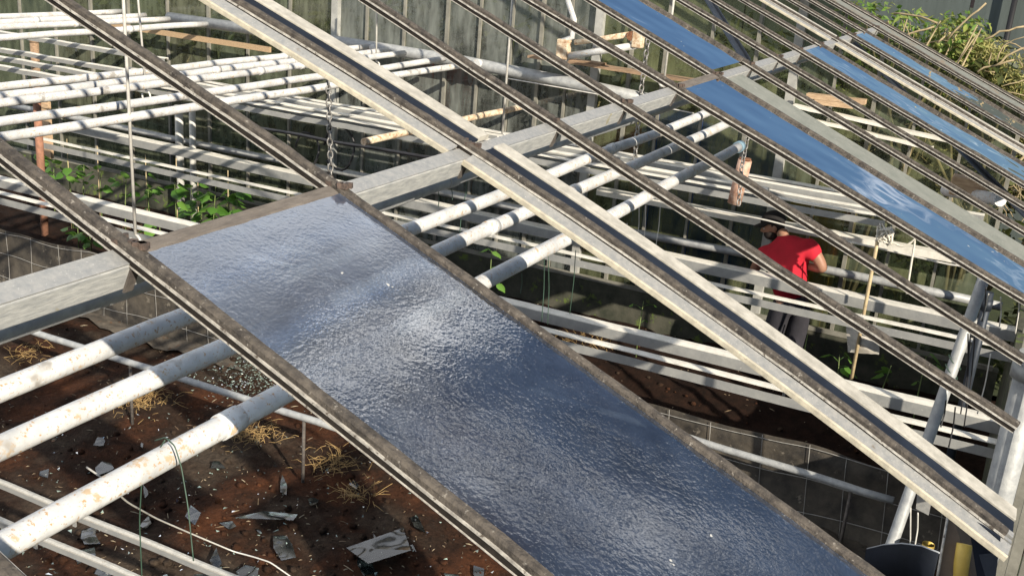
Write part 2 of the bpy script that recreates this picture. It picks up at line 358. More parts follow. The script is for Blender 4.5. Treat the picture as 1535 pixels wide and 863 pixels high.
def hammered():
    m, t, out = newmat('hammered_glass')
    co = nn(t, 'ShaderNodeTexCoord').outputs['Object']
    mp = nn(t, 'ShaderNodeMapping'); mp.inputs['Scale'].default_value = (1, 1, 1); t.links.new(co, mp.inputs[0])
    n1 = noise_tex(t, mp.outputs[0], 105, 2.2, .55); n2 = noise_tex(t, mp.outputs[0], 9, 2, .5)
    ad = nn(t, 'ShaderNodeMath', operation='MULTIPLY_ADD'); ad.inputs[1].default_value = 2.2
    t.links.new(n2.outputs[0], ad.inputs[0]); t.links.new(n1.outputs[0], ad.inputs[2])
    b = nn(t, 'ShaderNodeBump'); b.inputs['Strength'].default_value = 1.0; b.inputs['Distance'].default_value = .0007
    mv = noise_tex(t, co, 5, 2, .5); mvr = nn(t, 'ShaderNodeMapRange'); t.links.new(mv.outputs[0], mvr.inputs[0]); mvr.inputs[1].default_value = .3; mvr.inputs[2].default_value = .7; mvr.inputs[3].default_value = .3; mvr.inputs[4].default_value = 1.0; t.links.new(mvr.outputs[0], b.inputs['Strength'])
    t.links.new(ad.outputs[0], b.inputs['Height'])
    rf = nn(t, 'ShaderNodeBsdfRefraction'); rf.inputs['Roughness'].default_value = .30; rf.inputs['IOR'].default_value = 1.30
    rf.inputs[0].default_value = (.38, .50, .72, 1); t.links.new(b.outputs[0], rf.inputs['Normal'])
    tr = nn(t, 'ShaderNodeBsdfTransparent'); tr.inputs[0].default_value = (.55, .68, .85, 1)
    gm = noise_tex(t, co, 150, 2, .5, (.55, 1, 1)); gr = ramp(t, gm.outputs[0], [(.50, (0,)*3), (.58, (.85,)*3)])
    a = nn(t, 'ShaderNodeMixShader'); a.inputs[0].default_value = .14; t.links.new(rf.outputs[0], a.inputs[1]); t.links.new(tr.outputs[0], a.inputs[2])
    df = nn(t, 'ShaderNodeBsdfDiffuse'); df.inputs[0].default_value = (.20, .27, .42, 1); t.links.new(b.outputs[0], df.inputs['Normal'])
    dn = noise_tex(t, co, 2.2, 7, .72)
    sx = nn(t, 'ShaderNodeSeparateXYZ'); t.links.new(co, sx.inputs[0])   # rain leaves a pale crust under the upper edge
    mr = nn(t, 'ShaderNodeMapRange'); mr.inputs[1].default_value = 1.05; mr.inputs[2].default_value = 1.36; mr.inputs[3].default_value = 0; mr.inputs[4].default_value = .36
    t.links.new(sx.outputs['Y'], mr.inputs[0])
    sm = nn(t, 'ShaderNodeMath', operation='ADD'); t.links.new(dn.outputs[0], sm.inputs[0]); t.links.new(mr.outputs[0], sm.inputs[1])
    dr = ramp(t, sm.outputs[0], [(.38, (.03,)*3), (.85, (.32,)*3)])
    c = nn(t, 'ShaderNodeMixShader'); t.links.new(dr.outputs[0], c.inputs[0]); t.links.new(a.outputs[0], c.inputs[1]); t.links.new(df.outputs[0], c.inputs[2])
    gl = nn(t, 'ShaderNodeBsdfGlossy'); gl.inputs['Roughness'].default_value = .05; t.links.new(b.outputs[0], gl.inputs['Normal'])
    fr = nn(t, 'ShaderNodeFresnel'); fr.inputs[0].default_value = 1.52; t.links.new(b.outputs[0], fr.inputs['Normal'])
    mu = nn(t, 'ShaderNodeMath', operation='MULTIPLY', use_clamp=True); mu.inputs[1].default_value = 3.7; t.links.new(fr.outputs[0], mu.inputs[0])
    d = nn(t, 'ShaderNodeMixShader'); t.links.new(mu.outputs[0], d.inputs[0]); t.links.new(c.outputs[0], d.inputs[1]); t.links.new(gl.outputs[0], d.inputs[2])
    sp = noise_tex(t, co, 38, 2, .6); sr = ramp(t, sp.outputs[0], [(.755, (0,)*3), (.775, (.8,)*3)])
    dd = nn(t, 'ShaderNodeBsdfDiffuse'); dd.inputs[0].default_value = (.6, .6, .56, 1)
    e = nn(t, 'ShaderNodeMixShader'); t.links.new(sr.outputs[0], e.inputs[0]); t.links.new(d.outputs[0], e.inputs[1]); t.links.new(dd.outputs[0], e.inputs[2])
    t.links.new(e.outputs[0], out.inputs[0]); return m
HAMMER = hammered()

# ------------------------------------------------------------------ ground
def gz(x, y):
    z = .045*noise.noise((x*1.1, y*1.1, 0)) + .03*noise.noise((x*3.5, y*3.5, 3)) + .026*noise.noise((x*11, y*11, 5))
    z += .07*max(0, math.cos((x-8.9)*2*math.pi/1.3))*(1 if 7.3 < x < 10.1 else 0)
    return z - .03
def axis(lo, hi, st, ext): return [-e for e in ext[::-1]] + [lo+i*st for i in range(int((hi-lo)/st)+1)] + [hi+e for e in ext]
xs = axis(2.6, 11.2, .05, [1.5, 6, 25, 90, 260]); ys = axis(-.6, 13.4, .06, [1.5, 6, 25, 90, 260])
g = MB(); nx, ny = len(xs), len(ys)
g.add([(x, y, gz(x, y) if 2 < x < 11.6 and -1 < y < 14 else -.04) for x in xs for y in ys],
      [(i*ny+j, (i+1)*ny+j, (i+1)*ny+j+1, i*ny+j+1) for i in range(nx-1) for j in range(ny-1)], True)
go = struct(g.build('ground', SOIL)); go.data.materials.append(SHADE_SOIL)
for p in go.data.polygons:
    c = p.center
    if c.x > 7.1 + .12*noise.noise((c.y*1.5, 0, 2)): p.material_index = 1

VERGE = surf('rough_grass', (.045, .06, .018), (.02, .028, .01), 9, (.3, .7), .95, 0, .8, 40)
g = MB(); vx = [-20+.5*i for i in range(140)]; vy = [-.42-.5*i for i in range(40)]
g.add([(x, y, .04+.05*noise.noise((x*2, y*2, 1))) for x in vx for y in vy], [(i*40+j, (i+1)*40+j, (i+1)*40+j+1, i*40+j+1) for i in range(139) for j in range(39)], True)
struct(g.build('grass_verge', VERGE))
g = MB(); vx = [10.42+.12*i+.06*i*i for i in range(40)]; vy = [-.4+.2*i+.045*i*i for i in range(50)]
g.add([(x, y, .05+.05*noise.noise((x*2, y*2, 1))) for x in vx for y in vy], [(i*50+j, (i+1)*50+j, (i+1)*50+j+1, i*50+j+1) for i in range(39) for j in range(49)], True)
struct(g.build('grass_ground', VERGE))

# ------------------------------------------------------------------ gable wall
GX = 10.32
gw = empty('gable_wall'); tag(gw, 'glazed end wall of the greenhouse, dirty green panes between thin upright bars', 'wall')
b = MB(); b.box((GX, 6.6, .13), (.14, 13.6, .45)); b.build('base_wall', CONC, gw)
mys = [.09, .52, .95, 1.33, 1.71, 2.09, 2.47, 2.92, 3.37, 3.72, 4.08, 4.40, 4.72, 5.06, 5.44, 5.84, 6.38, 6.87, 7.28, 7.93, 8.55, 9.15, 9.8, 10.45, 11.1, 11.75, 12.4, 13.1]
def gtop(y):
    yy = y if y < 4.3 else 8.72-y
    if y > 8.72+.1: yy = y-8.84
    return P0.z + (yy-P0.y)*math.tan(AL) - .05
for i, y in enumerate(mys):
    z1 = min(gtop(y), 3.9) if y < 8.5 else 3.3
    if y in (2.09, 4.08, 7.28):
        MB().box((GX-.02, y, (z1+.36)/2), (.07, .085, z1-.36)).build('post', MULL_GREY, gw)
    else:
        MB().box((GX-.005, y, (z1+.36)/2), (.035, .026 if i % 3 else .036, z1-.36)).build('mullion', MULL, gw)
for i in range(len(mys)-1):
    a, c = mys[i]+.02, mys[i+1]-.02; za, zc = [min(gtop(q), 3.88) if q < 8.5 else 3.3 for q in (a, c)]
    k = 0 if 2.4 < c < 4.1 or 0 < c < 1.4 else (1 if 4.1 < c < 7.4 else (3 if i % 3 == 0 else 2))
    if c < 2.2: k = 0 if i % 2 else 2
    MB().add([(GX+.012, a, .36), (GX+.012, c, .36), (GX+.012, c, zc), (GX+.012, a, za)], [(3, 2, 1, 0)]).build('pane', GG[k], gw, 0, False)
for z, q in ((.38, 0),):
    MB().box((GX-.055, 6.6 if not q else 9.2, z), (.04, 13.5 if not q else 8, .04)).build('rail', MULL, gw)

# ------------------------------------------------------------------ far cladding wall and hedges beyond the gable
fw = empty('clad_wall'); tag(fw, 'dark grey green clad wall rising behind the bushes at top right', 'wall')
for i in range(9):
    MB().box((15.6, -6.0+2.95*i-.35, 1.8), (.12, 2.9, 3.75)).build('panel', DARKWALL, fw)
pc = px(1517, 20, 15.4)
MB().tube([(15.4, pc.y, .0), (15.4, pc.y, 3.7)], .035, 8).build('seam_post', BLACKSEAM, fw)
def leaf_cloud(mb, n, centre, rad, size, up=.4, shell=.35, lumps=9, seed=0, wf=.38, zmax=9):
    rr = random.Random(seed); c = Vector(centre)
    lump = [(Vector((rr.uniform(-1, 1)*rad[0], rr.uniform(-1, 1)*rad[1], rr.uniform(-1, 1)*rad[2]))*.62, rr.uniform(.35, .62)) for _ in range(lumps)]
    for _ in range(n):
        L, q = rr.choice(lump)
        d = Vector((rr.gauss(0, 1), rr.gauss(0, 1), rr.gauss(0, 1))).normalized()*(rr.uniform(shell, 1)**.6)
        p = c + L + Vector((d.x*rad[0], d.y*rad[1], d.z*rad[2]))*q
        if p.z < 0 or p.z > zmax - .12*abs(noise.noise((p.x*4, p.y*4, 1))): continue
        s_ = size*rr.uniform(.5, 1.4)
        nrm = (d + Vector((rr.gauss(0, .6), rr.gauss(0, .6), rr.gauss(0, .6)+up))).normalized()
        a = nrm.cross(Vector((rr.gauss(0, 1), rr.gauss(0, 1), rr.gauss(0, 1)))).normalized(); bb = nrm.cross(a)
        mb.add([p-a*s_, p-bb*s_*wf+nrm*s_*.1, p+a*s_, p+bb*s_*wf+nrm*s_*.1], [(0, 1, 2, 3)])
hl = ['dark leafy shrub behind the right end of the glazed gable', 'dark leafy shrub behind the gable to the right of the blue tank', 'dark leafy shrub behind the gable left of the blue tank',
      'dark leafy shrub behind the gable above the red crate', 'dark leafy shrub behind the gable near its white left post', 'dark leafy shrub seen through the far left of the gable']
for i, y in enumerate([.5, 2.9, 5.2, 7.4, 9.7, 12.2]):
    t = empty('shrub'); tag(t, hl[i], 'shrub', 'shrubs behind the glazed gable')
    f = MB(); leaf_cloud(f, 4200, (12.6, y, 1.5), (.8, 1.5, 1.7), .085, seed=i, lumps=14); f.build('foliage', HEDGE, t)
    s_ = MB()
    for k in range(4): s_.tube([(12.6+.1*k, y-.2+.1*k, -.05), (12.6+.2*k-.3, y-.6+.4*k, .9), (12.6+.2*k-.3, y-1+.65*k, 1.9)], [.04, .03, .015], 6)
    s_.build('stem', TWIG, t)
t = empty('shrub'); tag(t, 'low leafy shrub at the outer corner of the gable on the right', 'shrub')
f = MB(); leaf_cloud(f, 2600, (11.5, -.75, .8), (.9, .6, .9), .08, seed=77, lumps=12); f.build('foliage', HEDGE, t)
MB().tube([(11.5, -.75, -.05), (11.5, -.7, .5), (11.45, -.75, 1.0)], [.04, .03, .015], 6).build('stem', TWIG, t)
# sunlit bush and dry vine at top right
t = empty('leafy_bush'); tag(t, 'sunlit green bush growing just past the greenhouse end at top', 'bush')
f = MB(); leaf_cloud(f, 9000, (12.6, 1.4, 2.68), (.6, .85, .75), .048, seed=31, lumps=16, zmax=3.42); f.build('foliage', BUSHG, t)
s_ = MB()
for k in range(9):
    s_.tube([(12, 1.5, -.05), (11.9+random.uniform(-.3, .3), 1.4+random.uniform(-.4, .4), 1.8), (11.9+random.uniform(-.4, .4), 1.4+random.uniform(-.8, .6), 3.2+random.uniform(0, .2))], [.03, .018, .006], 6)
s_.build('stem', TWIG, t)
t = empty('dry_vine'); tag(t, 'tangle of pale dry vine twigs and leaves in the top right corner', 'vine')
f = MB(); leaf_cloud(f, 11000, (12.5, .38, 2.25), (.5, .95, .72), .042, seed=41, lumps=18, wf=.2, zmax=3.22); leaf_cloud(f, 12000, (12.5, .12, 2.55), (.5, .85, .52), .034, seed=43, lumps=22, shell=.1, wf=.18, zmax=3.18); leaf_cloud(f, 5000, (12.5, .9, 2.85), (.5, .6, .40), .034, seed=44, lumps=14, shell=.1, wf=.2, zmax=3.28); f.build('foliage', BUSHD, t)
s_ = MB(); rr = random.Random(5)
for k in range(420):
    p = Vector((12.4+rr.uniform(-.5, .5), .5+rr.uniform(-.95, .95), 2.3+rr.uniform(-.9, .75)))
    d = Vector((rr.gauss(0, .5), rr.gauss(0, 1), rr.gauss(.1, .7))).normalized(); pts = [p]
    for q in range(4):
        d = (d + Vector((rr.gauss(0, .35), rr.gauss(0, .35), rr.gauss(0, .35)))).normalized(); pts.append(pts[-1]+d*rr.uniform(.05, .13))
    s_.tube(pts, [.008, .007, .006, .005, .003], 4)
for k in range(7):
    s_.tube([(11.75, .4, -.05), (11.7+rr.uniform(-.2, .2), .4+rr.uniform(-.3, .3), 1.3), (11.6+rr.uniform(-.2, .2), .4+rr.uniform(-.8, .8), 2.6)], [.03, .02, .01], 6)
for (a, c) in (((1420, 60), (1478, 5)), ((1405, 35), (1340, 20)), ((1340, 200-135), (1400, 40)), ((1405, 65), (1425, 50)), ((1475, 60), (1535, 40)), ((1490, 100), (1535, 72)), ((1465, 108), (1520, 90))):
    s_.tube(line(px(*a, 11.5), px(*c, 11.6), 5, -.02, .012), .010, 5)
s_.build('twigs', TWIG, t)

# things standing beyond the dirty glass
t = empty('blue_tank'); tag(t, 'blue plastic tank standing behind the gable glass right of centre', 'tank')
b = MB(); b.box((11.15, 2.95, 1.05), (.7, 1.5, 2.1)); b.build('body', BLUEP, t, .06)
b = MB()
for k in range(4): b.box((10.795, 2.4+.36*k, 1.05), (.03, .06, 1.9))
b.build('ribs', BLUEP, t)
MB().tube([(11.15, 2.95, 2.1), (11.15, 2.95, 2.18)], .2, 20).build('lid', BLUEP, t)
for y, z, lab in ((6.1, 2.1, 'red crate behind the gable glass near the centre of the wall'), (3.95, 1.7, 'red crate behind the gable glass beside the blue tank')):
    t = empty('red_crate'); tag(t, lab, 'crate', 'red crates behind the gable')
    b = MB()
    for k in range(4):
        b.box((10.6, y, z-.21+.13*k), (.02, .62, .09)); b.box((11.0, y, z-.21+.13*k), (.02, .62, .09))
        b.box((10.8, y-.3, z-.21+.13*k), (.38, .02, .09)); b.box((10.8, y+.3, z-.21+.13*k), (.38, .02, .09))
    b.build('slats', REDP, t)
    b = MB()
    for q in (-.3, .3):
        for w_ in (10.6, 11): b.box((w_, y+q, z/2), (.05, .05, z))
    b.build('legs', WOOD, t)
t = empty('ochre_drum'); tag(t, 'ochre yellow drum behind the gable glass right of the blue tank', 'drum')
MB().tube([(10.85, 1.75, 0), (10.85, 1.75, .6), (10.85, 1.75, 1.3), (10.85, 1.75, 1.95)], [.26, .28, .28, .25], 24).build('body', YELP, t)
MB().tube([(10.85, 1.75, 1.95), (10.85, 1.75, 2.0)], .22, 20).build('lid', YELP, t)

# ------------------------------------------------------------------ roof bars
meas = {0: [(8,226),(110,314),(188,366),(261,424),(391,535),(419,553),(536,644),(667,745),(780,844)],
        1: [(96,0),(248,110),(400,209),(495,283),(589,348),(706,432),(812,488),(903,566),(995,639),(1174,768),(1291,854)],
        2: [(380,13),(510,107),(693,222),(786,273),(906,356),(1021,426),(1318,664),(1500,794)],
        3: [(562,5),(719,112),(828,183),(942,254),(1047,322),(1151,392),(1239,459),(1343,522),(1500,621)],
        4: [(760,44),(838,94),(927,154),(1044,224)], 5: [(794,0),(916,73),(1010,130),(1160,219)],
        6: [(888,0),(1070,112),(1160,167)], 7: [(961,0),(1122,96),(1160,120)]}
fits = {}
for k, pts in meas.items():
    q = [proof(*p) for p in pts]; X0 = P0.x + k*U
    yy = np.array([p.y for p in q]); xx = np.array([p.x-X0 for p in q])
    deg = 2 if k < 4 else 1
    fits[k] = (np.polyfit(yy, xx, deg), yy.min(), yy.max())
def barx(k, y):
    X0 = P0.x + k*U
    if k not in fits: return X0
    c, lo, hi = fits[k]; yc = min(max(y, lo), hi)
    s_ = (np.polyval(c, yc+.02)-np.polyval(c, yc-.02))/.04
    return X0 + float(np.polyval(c, yc)) + float(s_)*(y-yc)*.6
YE, YR = -.14, 4.3
LX = Vector((1, 0, 0))
barlab = {-1: 'weathered glazing bar crossing the bottom left corner', 0: 'weathered glazing bar along the left edge of the hammered pane', 1: 'weathered glazing bar along the right edge of the hammered pane',
          2: 'weathered glazing bar running down the middle of the near wide rafter', 3: 'weathered glazing bar next to the near wide rafter on its right', 4: 'second weathered glazing bar right of the near wide rafter',
          5: 'weathered glazing bar on the left edge of the smeared blue pane', 6: 'weathered glazing bar between the smeared blue pane and the zinc sheet', 7: 'weathered glazing bar on the right edge of the zinc sheet',
          8: 'weathered glazing bar midway between the zinc sheet and the next blue pane', 9: 'weathered glazing bar on the left edge of the narrow middle blue pane', 10: 'weathered glazing bar on the right edge of the narrow middle blue pane',
          11: 'weathered glazing bar running down the middle of the far wide rafter', 12: 'weathered glazing bar on the left edge of the farthest blue pane', 13: 'weathered glazing bar on the right edge of the farthest blue pane',
          14: 'weathered glazing bar second from the gable end of the roof', 15: 'last weathered glazing bar, along the bush at the roof end'}
for k in range(-3, 16):
    near = -1 <= k <= 4
    n = 90 if near else 36
    ysn = [YE + (YR-YE)*i/n for i in range(n+1)]
    pts = [rp(barx(k, y) + .004*noise.noise((k*3.3, y*1.9, 2)), y, .004*noise.noise((k*5.1, y*2.3, 6))) for y in ysn]
    t = empty('glazing_bar'); tag(t, barlab.get(k, 'weathered glazing bar beyond the left edge of the picture'), 'glazing bar', 'glazing bars of the roof')
    wob = [p + N*(.0018*noise.noise((k*7.1, p.y*9, 0))) for p in pts]
    MB().sweep([(-.0150, -.004), (.0185, -.004), (.0185, 0.001), (-.0150, 0.001)], wob, LX, N).build('flange', ALU, t)
    MB().sweep([(-.0125, -.016), (.012, -.016), (.012, -.0042), (-.0125, -.0042)], pts[::6]+[pts[-1]], LX, N).build('web', WEBDARK, t)
    MB().sweep([(-.0145, -.0185), (.013, -.0185), (.013, -.0163), (-.0145, -.0163)], pts[::6]+[pts[-1]], LX, N).build('lower_lip', ALU, t)
    MB().sweep([(-.012, .0015), (.0115, .0015), (.0115, .011), (.006, .0155), (-.006, .0155), (-.012, .011)], wob, LX, N, jit=.0012 if near else .0009).build('capping', CAPM, t)
    if k >= -1:
        m_ = MB(); c0 = rp(barx(k, P0.y), P0.y, .014)
        for _ in range(5): m_.box(c0 + Vector((random.uniform(-.008, .009), random.uniform(-.03, .03), -.003)), (.013, .016, .012), Matrix.Rotation(random.uniform(0, 3), 3, 'Z'))
        m_.tube([c0+Vector((.010, .02, -.01)), c0+Vector((.010, .02, .010))], .005, 7)
        m_.build('clip', surf('clip_rust_%d' % (k+3), (.13, .09, .07), (.05, .04, .035), 70, (.35, .65), .9, 0, .5) if k == -1 else bpy.data.materials['clip_rust_2'], t)

# rafters under bars 2 and 11
for k, lab in ((2, 'near wide galvanised rafter with cream edges under a glazing bar'), (11, 'far wide galvanised rafter with pale edges near the gable')):
    t = empty('rafter'); tag(t, lab, 'rafter', 'wide galvanised rafters')
    ysn = [YE-.02 + (YR-YE)*i/30 for i in range(31)]; pts = [rp(barx(k, y), y) for y in ysn]
    MB().sweep([(-.006, -.0055), (.008, -.0055), (.008, -.026), (-.006, -.026)], pts, LX, N).build('web', GALV, t)
    for ya, yb, dx in ((YE-.02, P0.y-.022, 0), (P0.y+.023, YR, -.006)):
        pts = [rp(barx(k, lerp(ya, yb, i/24)) + dx, lerp(ya, yb, i/24)) for i in range(25)]
        MB().sweep([(-.052, -.016), (-.0148, -.0055), (-.0148, -.010), (-.052, -.021)], pts, LX, N).build('near_flange', GALV, t)
        MB().sweep([(-.0610, -.025), (-.0600, -.017), (-.056, -.0135), (-.0523, -.0145), (-.0523, -.029), (-.0610, -.029)], pts, LX, N).build('near_lip', CREAM, t)
        MB().sweep([(.0168, -.0015), (.036, .001), (.036, -.007), (.0168, -.009)], pts, LX, N).build('inner_strip', GALV, t)
        MB().sweep([(.0363, -.004), (.104, -.004), (.104, -.011), (.0363, -.011)], pts, LX, N).build('shade_strip', NAVY, t)  # navy colour stands in for the bar's shadow on the far flange
        MB().sweep([(.1043, .000), (.106, .003), (.163, .003), (.168, -.001), (.168, -.014), (.1043, -.014)], pts, LX, N).build('far_lip', CREAM2, t)

# ------------------------------------------------------------------ purlin
t = empty('purlin'); tag(t, 'galvanised box purlin crossing the roof from left to upper right', 'purlin')
pa, pb = Vector((-.9, P0.y, P0.z)), Vector((P0.x+15*U+.05, P0.y, P0.z))
pn = [pa.lerp(pb, i/30) for i in range(31)]
LP = -DN
MB().sweep([(-.024, -.070), (.022, -.070), (.022, -.016), (-.024, -.016)], pn, LP, N).build('box_beam', GALV_STREAK, t, .003)
MB().sweep([(-.0225, -.0155), (.0205, -.0155), (.0205, -.013), (-.0225, -.013)], pn, LP, N).build('top_face', GALV, t)
for k in range(0, 15):
    MB().box(rp(P0.x+k*U, P0.y, -.046)+DN*.0262, (.022, .004, .058), Matrix.Rotation(AL, 3, 'X')).build('bracket', BARWEB, t)  # dark strip under each bar, standing in for its shade on the purlin

# ------------------------------------------------------------------ roof panes
def pane(name, k0, k1, y0, y1, mat, n_off, e0=.012, e1=.012, nx_=2, ny_=30, thick=.004):
    b = MB(); vs = []
    for i in range(ny_+1):
        y = lerp(y0, y1, i/ny_); xa, xb = barx(k0, y)+e0, barx(k1, y)-e1
        for j in range(nx_+1): vs.append(rp(lerp(xa, xb, j/nx_), y, n_off))
    m_ = nx_+1
    b.add(vs, [(i*m_+j, i*m_+j+1, (i+1)*m_+j+1, (i+1)*m_+j) for i in range(ny_) for j in range(nx_)], True)
    return b.build(name, mat, None, 0, False)
yp = P0.y
tag(pane('hammered_pane', 0, 1, YE, yp-.022, HAMMER, .0035, .011, .011), 'large hammered glass pane in the foreground, blue grey with bright ripples', 'glass pane')
tag(pane('clear_pane', 6, 7, yp+.03, 2.25, GLASS_CLEAR, .0035), 'clean blue reflecting pane above the purlin at top centre', 'glass pane', 'clear roof panes')
tag(pane('clear_pane', 5, 6, YE, yp-.02, GLASS_SMEAR, .0035), 'smeared blue reflecting pane right of the person, hung below the purlin', 'glass pane', 'clear roof panes')
tag(pane('clear_pane', 9, 10, YE, yp-.02, GLASS_CLEAR, .0035), 'narrow blue reflecting pane between the zinc sheet and the far rafter', 'glass pane', 'clear roof panes')
tag(pane('clear_pane', 12, 13, YE, yp-.02, GLASS_CLEAR, .0035), 'farthest narrow blue reflecting pane beyond the far rafter', 'glass pane', 'clear roof panes')
# zinc sheet in the bay 6-7
b = MB(); ysn = [YE + (yp-.03-YE)*i/30 for i in range(31)]
b.sweep([(-.265, -.030), (-.255, -.018), (.11, -.018), (.11, -.022), (-.255, -.022)], [rp((barx(6, y)+barx(7, y))/2, y) for y in ysn], LX, N)
tag(b.build('zinc_sheet', SHEETM), 'dull grey zinc sheet filling one roof bay below the purlin', 'metal sheet')
b = MB(); b.sweep([(-.17, -.012), (.262, -.012), (.262, -.016), (-.17, -.016)], [rp(P0.x+14.5*U, YE+(YR-YE)*i/30) for i in range(31)], LX, N)
tag(b.build('verge_flashing', FLASH), 'long grey metal flashing strip along the roof end beside the bush', 'flashing')
# timber capping along the top of the hammered pane
xa, xb = barx(0, yp)+.016, barx(1, yp)-.016
b = MB(); b.sweep([(-.026, -.0125), (.008, -.0125), (.008, .002), (.003, .007), (-.020, .006), (-.026, .003)], [Vector((lerp(xa, xb, i/24), yp, P0.z)) for i in range(25)], LP, N, jit=.0012)
tag(b.build('capping_strip', surf('brown_capping', (.19, .165, .14), (.10, .085, .072), 24, (.3, .7), .8, 0, .4, vs=(.6, 3, 3))), 'brown capping strip along the top edge of the hammered pane', 'capping strip')
k6 = barx(5, yp)+.02; k7 = barx(6, yp)-.02
b = MB(); b.sweep([(-.028, -.0125), (.010, -.0125), (.010, .006), (-.028, .006)], [Vector((lerp(k6, k7, i/8), yp, P0.z)) for i in range(9)], LP, N, jit=.001)
tag(b.build('capping_strip', bpy.data.materials['brown_capping']), 'brown capping strip along the top edge of the smeared blue pane', 'capping strip')
# wind braces
for (a, c, lab) in ((proof(1268, 55, -.12), proof(1545, 332, -.12), 'dark diagonal wind brace under the roof at far right'), (proof(1052, -14, -.12), proof(1116, 90, -.12), 'dark diagonal wind brace under the roof at top centre')):
    d = (c-a).normalized(); L = N.cross(d).normalized()
    b = MB(); b.sweep([(-.032, -.004), (.032, -.004), (.032, .004), (-.032, .004)], line(a, c, 8), L, N)
    b.sweep([(.026, .0045), (.032, .0045), (.032, .02), (.026, .02)], line(a, c, 8), L, N)
    tag(b.build('wind_brace', DARKSTEEL), lab, 'brace', 'dark diagonal wind braces')

# ------------------------------------------------------------------ eave
t = empty('eave_gutter'); tag(t, 'galvanised eave gutter under the lower ends of the rafters at right', 'gutter')
ez = rp(0, YE).z
MB().sweep([(-.10, -.04), (0, -.04), (0, -.19), (-.10, -.19)], [Vector((2.0+i*.5, YE-.14, ez)) for i in range(18)], Vector((0, 1, 0)), Vector((0, 0, 1))).build('channel', GALV, t, .01)
t = empty('eave_post'); tag(t, 'galvanised box post in the bottom right corner holding the near rafter end', 'post')
yl, yr = px(1494, 845, 2.36).y, px(1590, 845, 2.36).y
MB().box((2.45, (yl+yr)/2, 1.25), (.18, abs(yr-yl), 2.52)).build('column', GALV_STREAK, t, .012)
q = [px(1450, 772, 2.44), px(1500, 806, 2.42), px(1488, 900, 2.42), px(1470, 900, 2.44)]
b = MB(); th = Vector((.008, 0, 0)); b.add(q+[p+th for p in q], [(0, 1, 2, 3), (7, 6, 5, 4), (0, 4, 5, 1), (1, 5, 6, 2), (2, 6, 7, 3), (3, 7, 4, 0)])
b.build('gusset', NAVY, t)
sw = empty('added_side_wall'); tag(sw, 'low concrete side wall added for shade, with thin bare uprights under the eave at right', 'wall')
MB().box((6.35, -.30, .55), (7.9, .12, 1.2)).build('base_wall', CONC, sw)  # wall put in along the eave to keep the sun off the ground
for i in range(13):
    xa = 2.45+.6*i
    MB().box((xa, -.30, 1.85), (.03, .04, 1.4)).build('mullion', MULL, sw)
    if i == 0: MB().add([(xa+.02, -.30, 1.15), (xa+.58, -.30, 1.15), (xa+.58, -.30, 2.5), (xa+.02, -.30, 2.5)], [(0, 1, 2, 3)]).build('pane', GG[1], sw, 0, False)
def epost(x, y, r, mat, lab, cat='post', z1=2.62, grp=None, nm='eave_post'):
    t = empty(nm); tag(t, lab, cat, grp)
    MB().tube([(x, y, -.03), (x, y, 1.3), (x, y, z1)], r, 18).build('shaft', mat, t)
    MB().tube([(x, y, z1-.12), (x, y, z1-.05)], r*1.25, 18).build('collar', mat, t)
    return t
pq = px(1534, 600, 5.0); epost(5.0, pq.y, .065, GREY_PIPE, 'thick round grey post at the right edge below the glazing bars', grp=None, z1=2.3)
epost(4.6, -.07, .028, YELLOW, 'yellow pipe standing behind the rails at the right edge', 'pipe', 1.2, 'yellow upright pipes', 'upright_pipe')
epost(4.9, .02, .028, YELLOW, 'yellow pipe left of the other one behind the right rails', 'pipe', 1.1, 'yellow upright pipes', 'upright_pipe')
epost(7.3, .02, .03, DARKSTEEL, 'dark upright pipe behind the leaning grey pole at right', 'pipe', 1.9, None, 'upright_pipe')

# ------------------------------------------------------------------ heating pipes along the house
def pipe(name, y, z, x0, x1, r, mat, lab, grp, joints=(), parts=True, bendz=0):
    t = empty(name); tag(t, lab, 'pipe', grp)
    n = max(6, int((x1-x0)/.25))
    MB().tube([(lerp(x0, x1, i/n), y+.011*noise.noise((i*.3, y*9, 0)), z+.013*noise.noise((i*.25, 4, y*7))) for i in range(n+1)], r, 20).build('shaft', mat, t)
    for j in joints: _i = (j-x0)/(x1-x0)*n; _y = y+.011*noise.noise((_i*.3, y*9, 0)); _z = z+.013*noise.noise((_i*.25, 4, y*7)); MB().tube([(j-.03, _y, _z), (j+.03, _y, _z)], r*1.13, 20).build('joint', mat, t)
    return t
pipe('heating_pipe', 1.60, 3.12, -.6, 8.6, .021, GREY_PIPE, 'grey blue pipe tucked right under the purlin', None, (2.9, 5.6))
HG = 'white heating pipes under the near roof'
pipe('heating_pipe', 1.885, 2.85, -.6, 8.2, .0255, WHITE_PIPE, 'white heating pipe nearest the purlin, third up from the lower left corner', HG, (2.75, 5.1,))
pipe('heating_pipe', 1.668, 2.85, -.6, 7.6, .0255, WHITE_PIPE, 'middle one of the three rusty white heating pipes in the foreground', HG, (3.35, 4.1,))
lowest = pipe('heating_pipe', 1.40, 2.85, -.6, 5.75, .0255, WHITE_PIPE, 'lowest rusty white heating pipe, ending in a blue grey cap', HG, (1.62, 4.9,))
capo = MB().tube([(5.73, 1.40, 2.85), (5.79, 1.40, 2.85)], .031, 18).build('end_cap', surf('blue_grey_cap', (.22, .34, .42), (.14, .22, .28), 20, (.3, .7), .5, 0, .1), lowest)
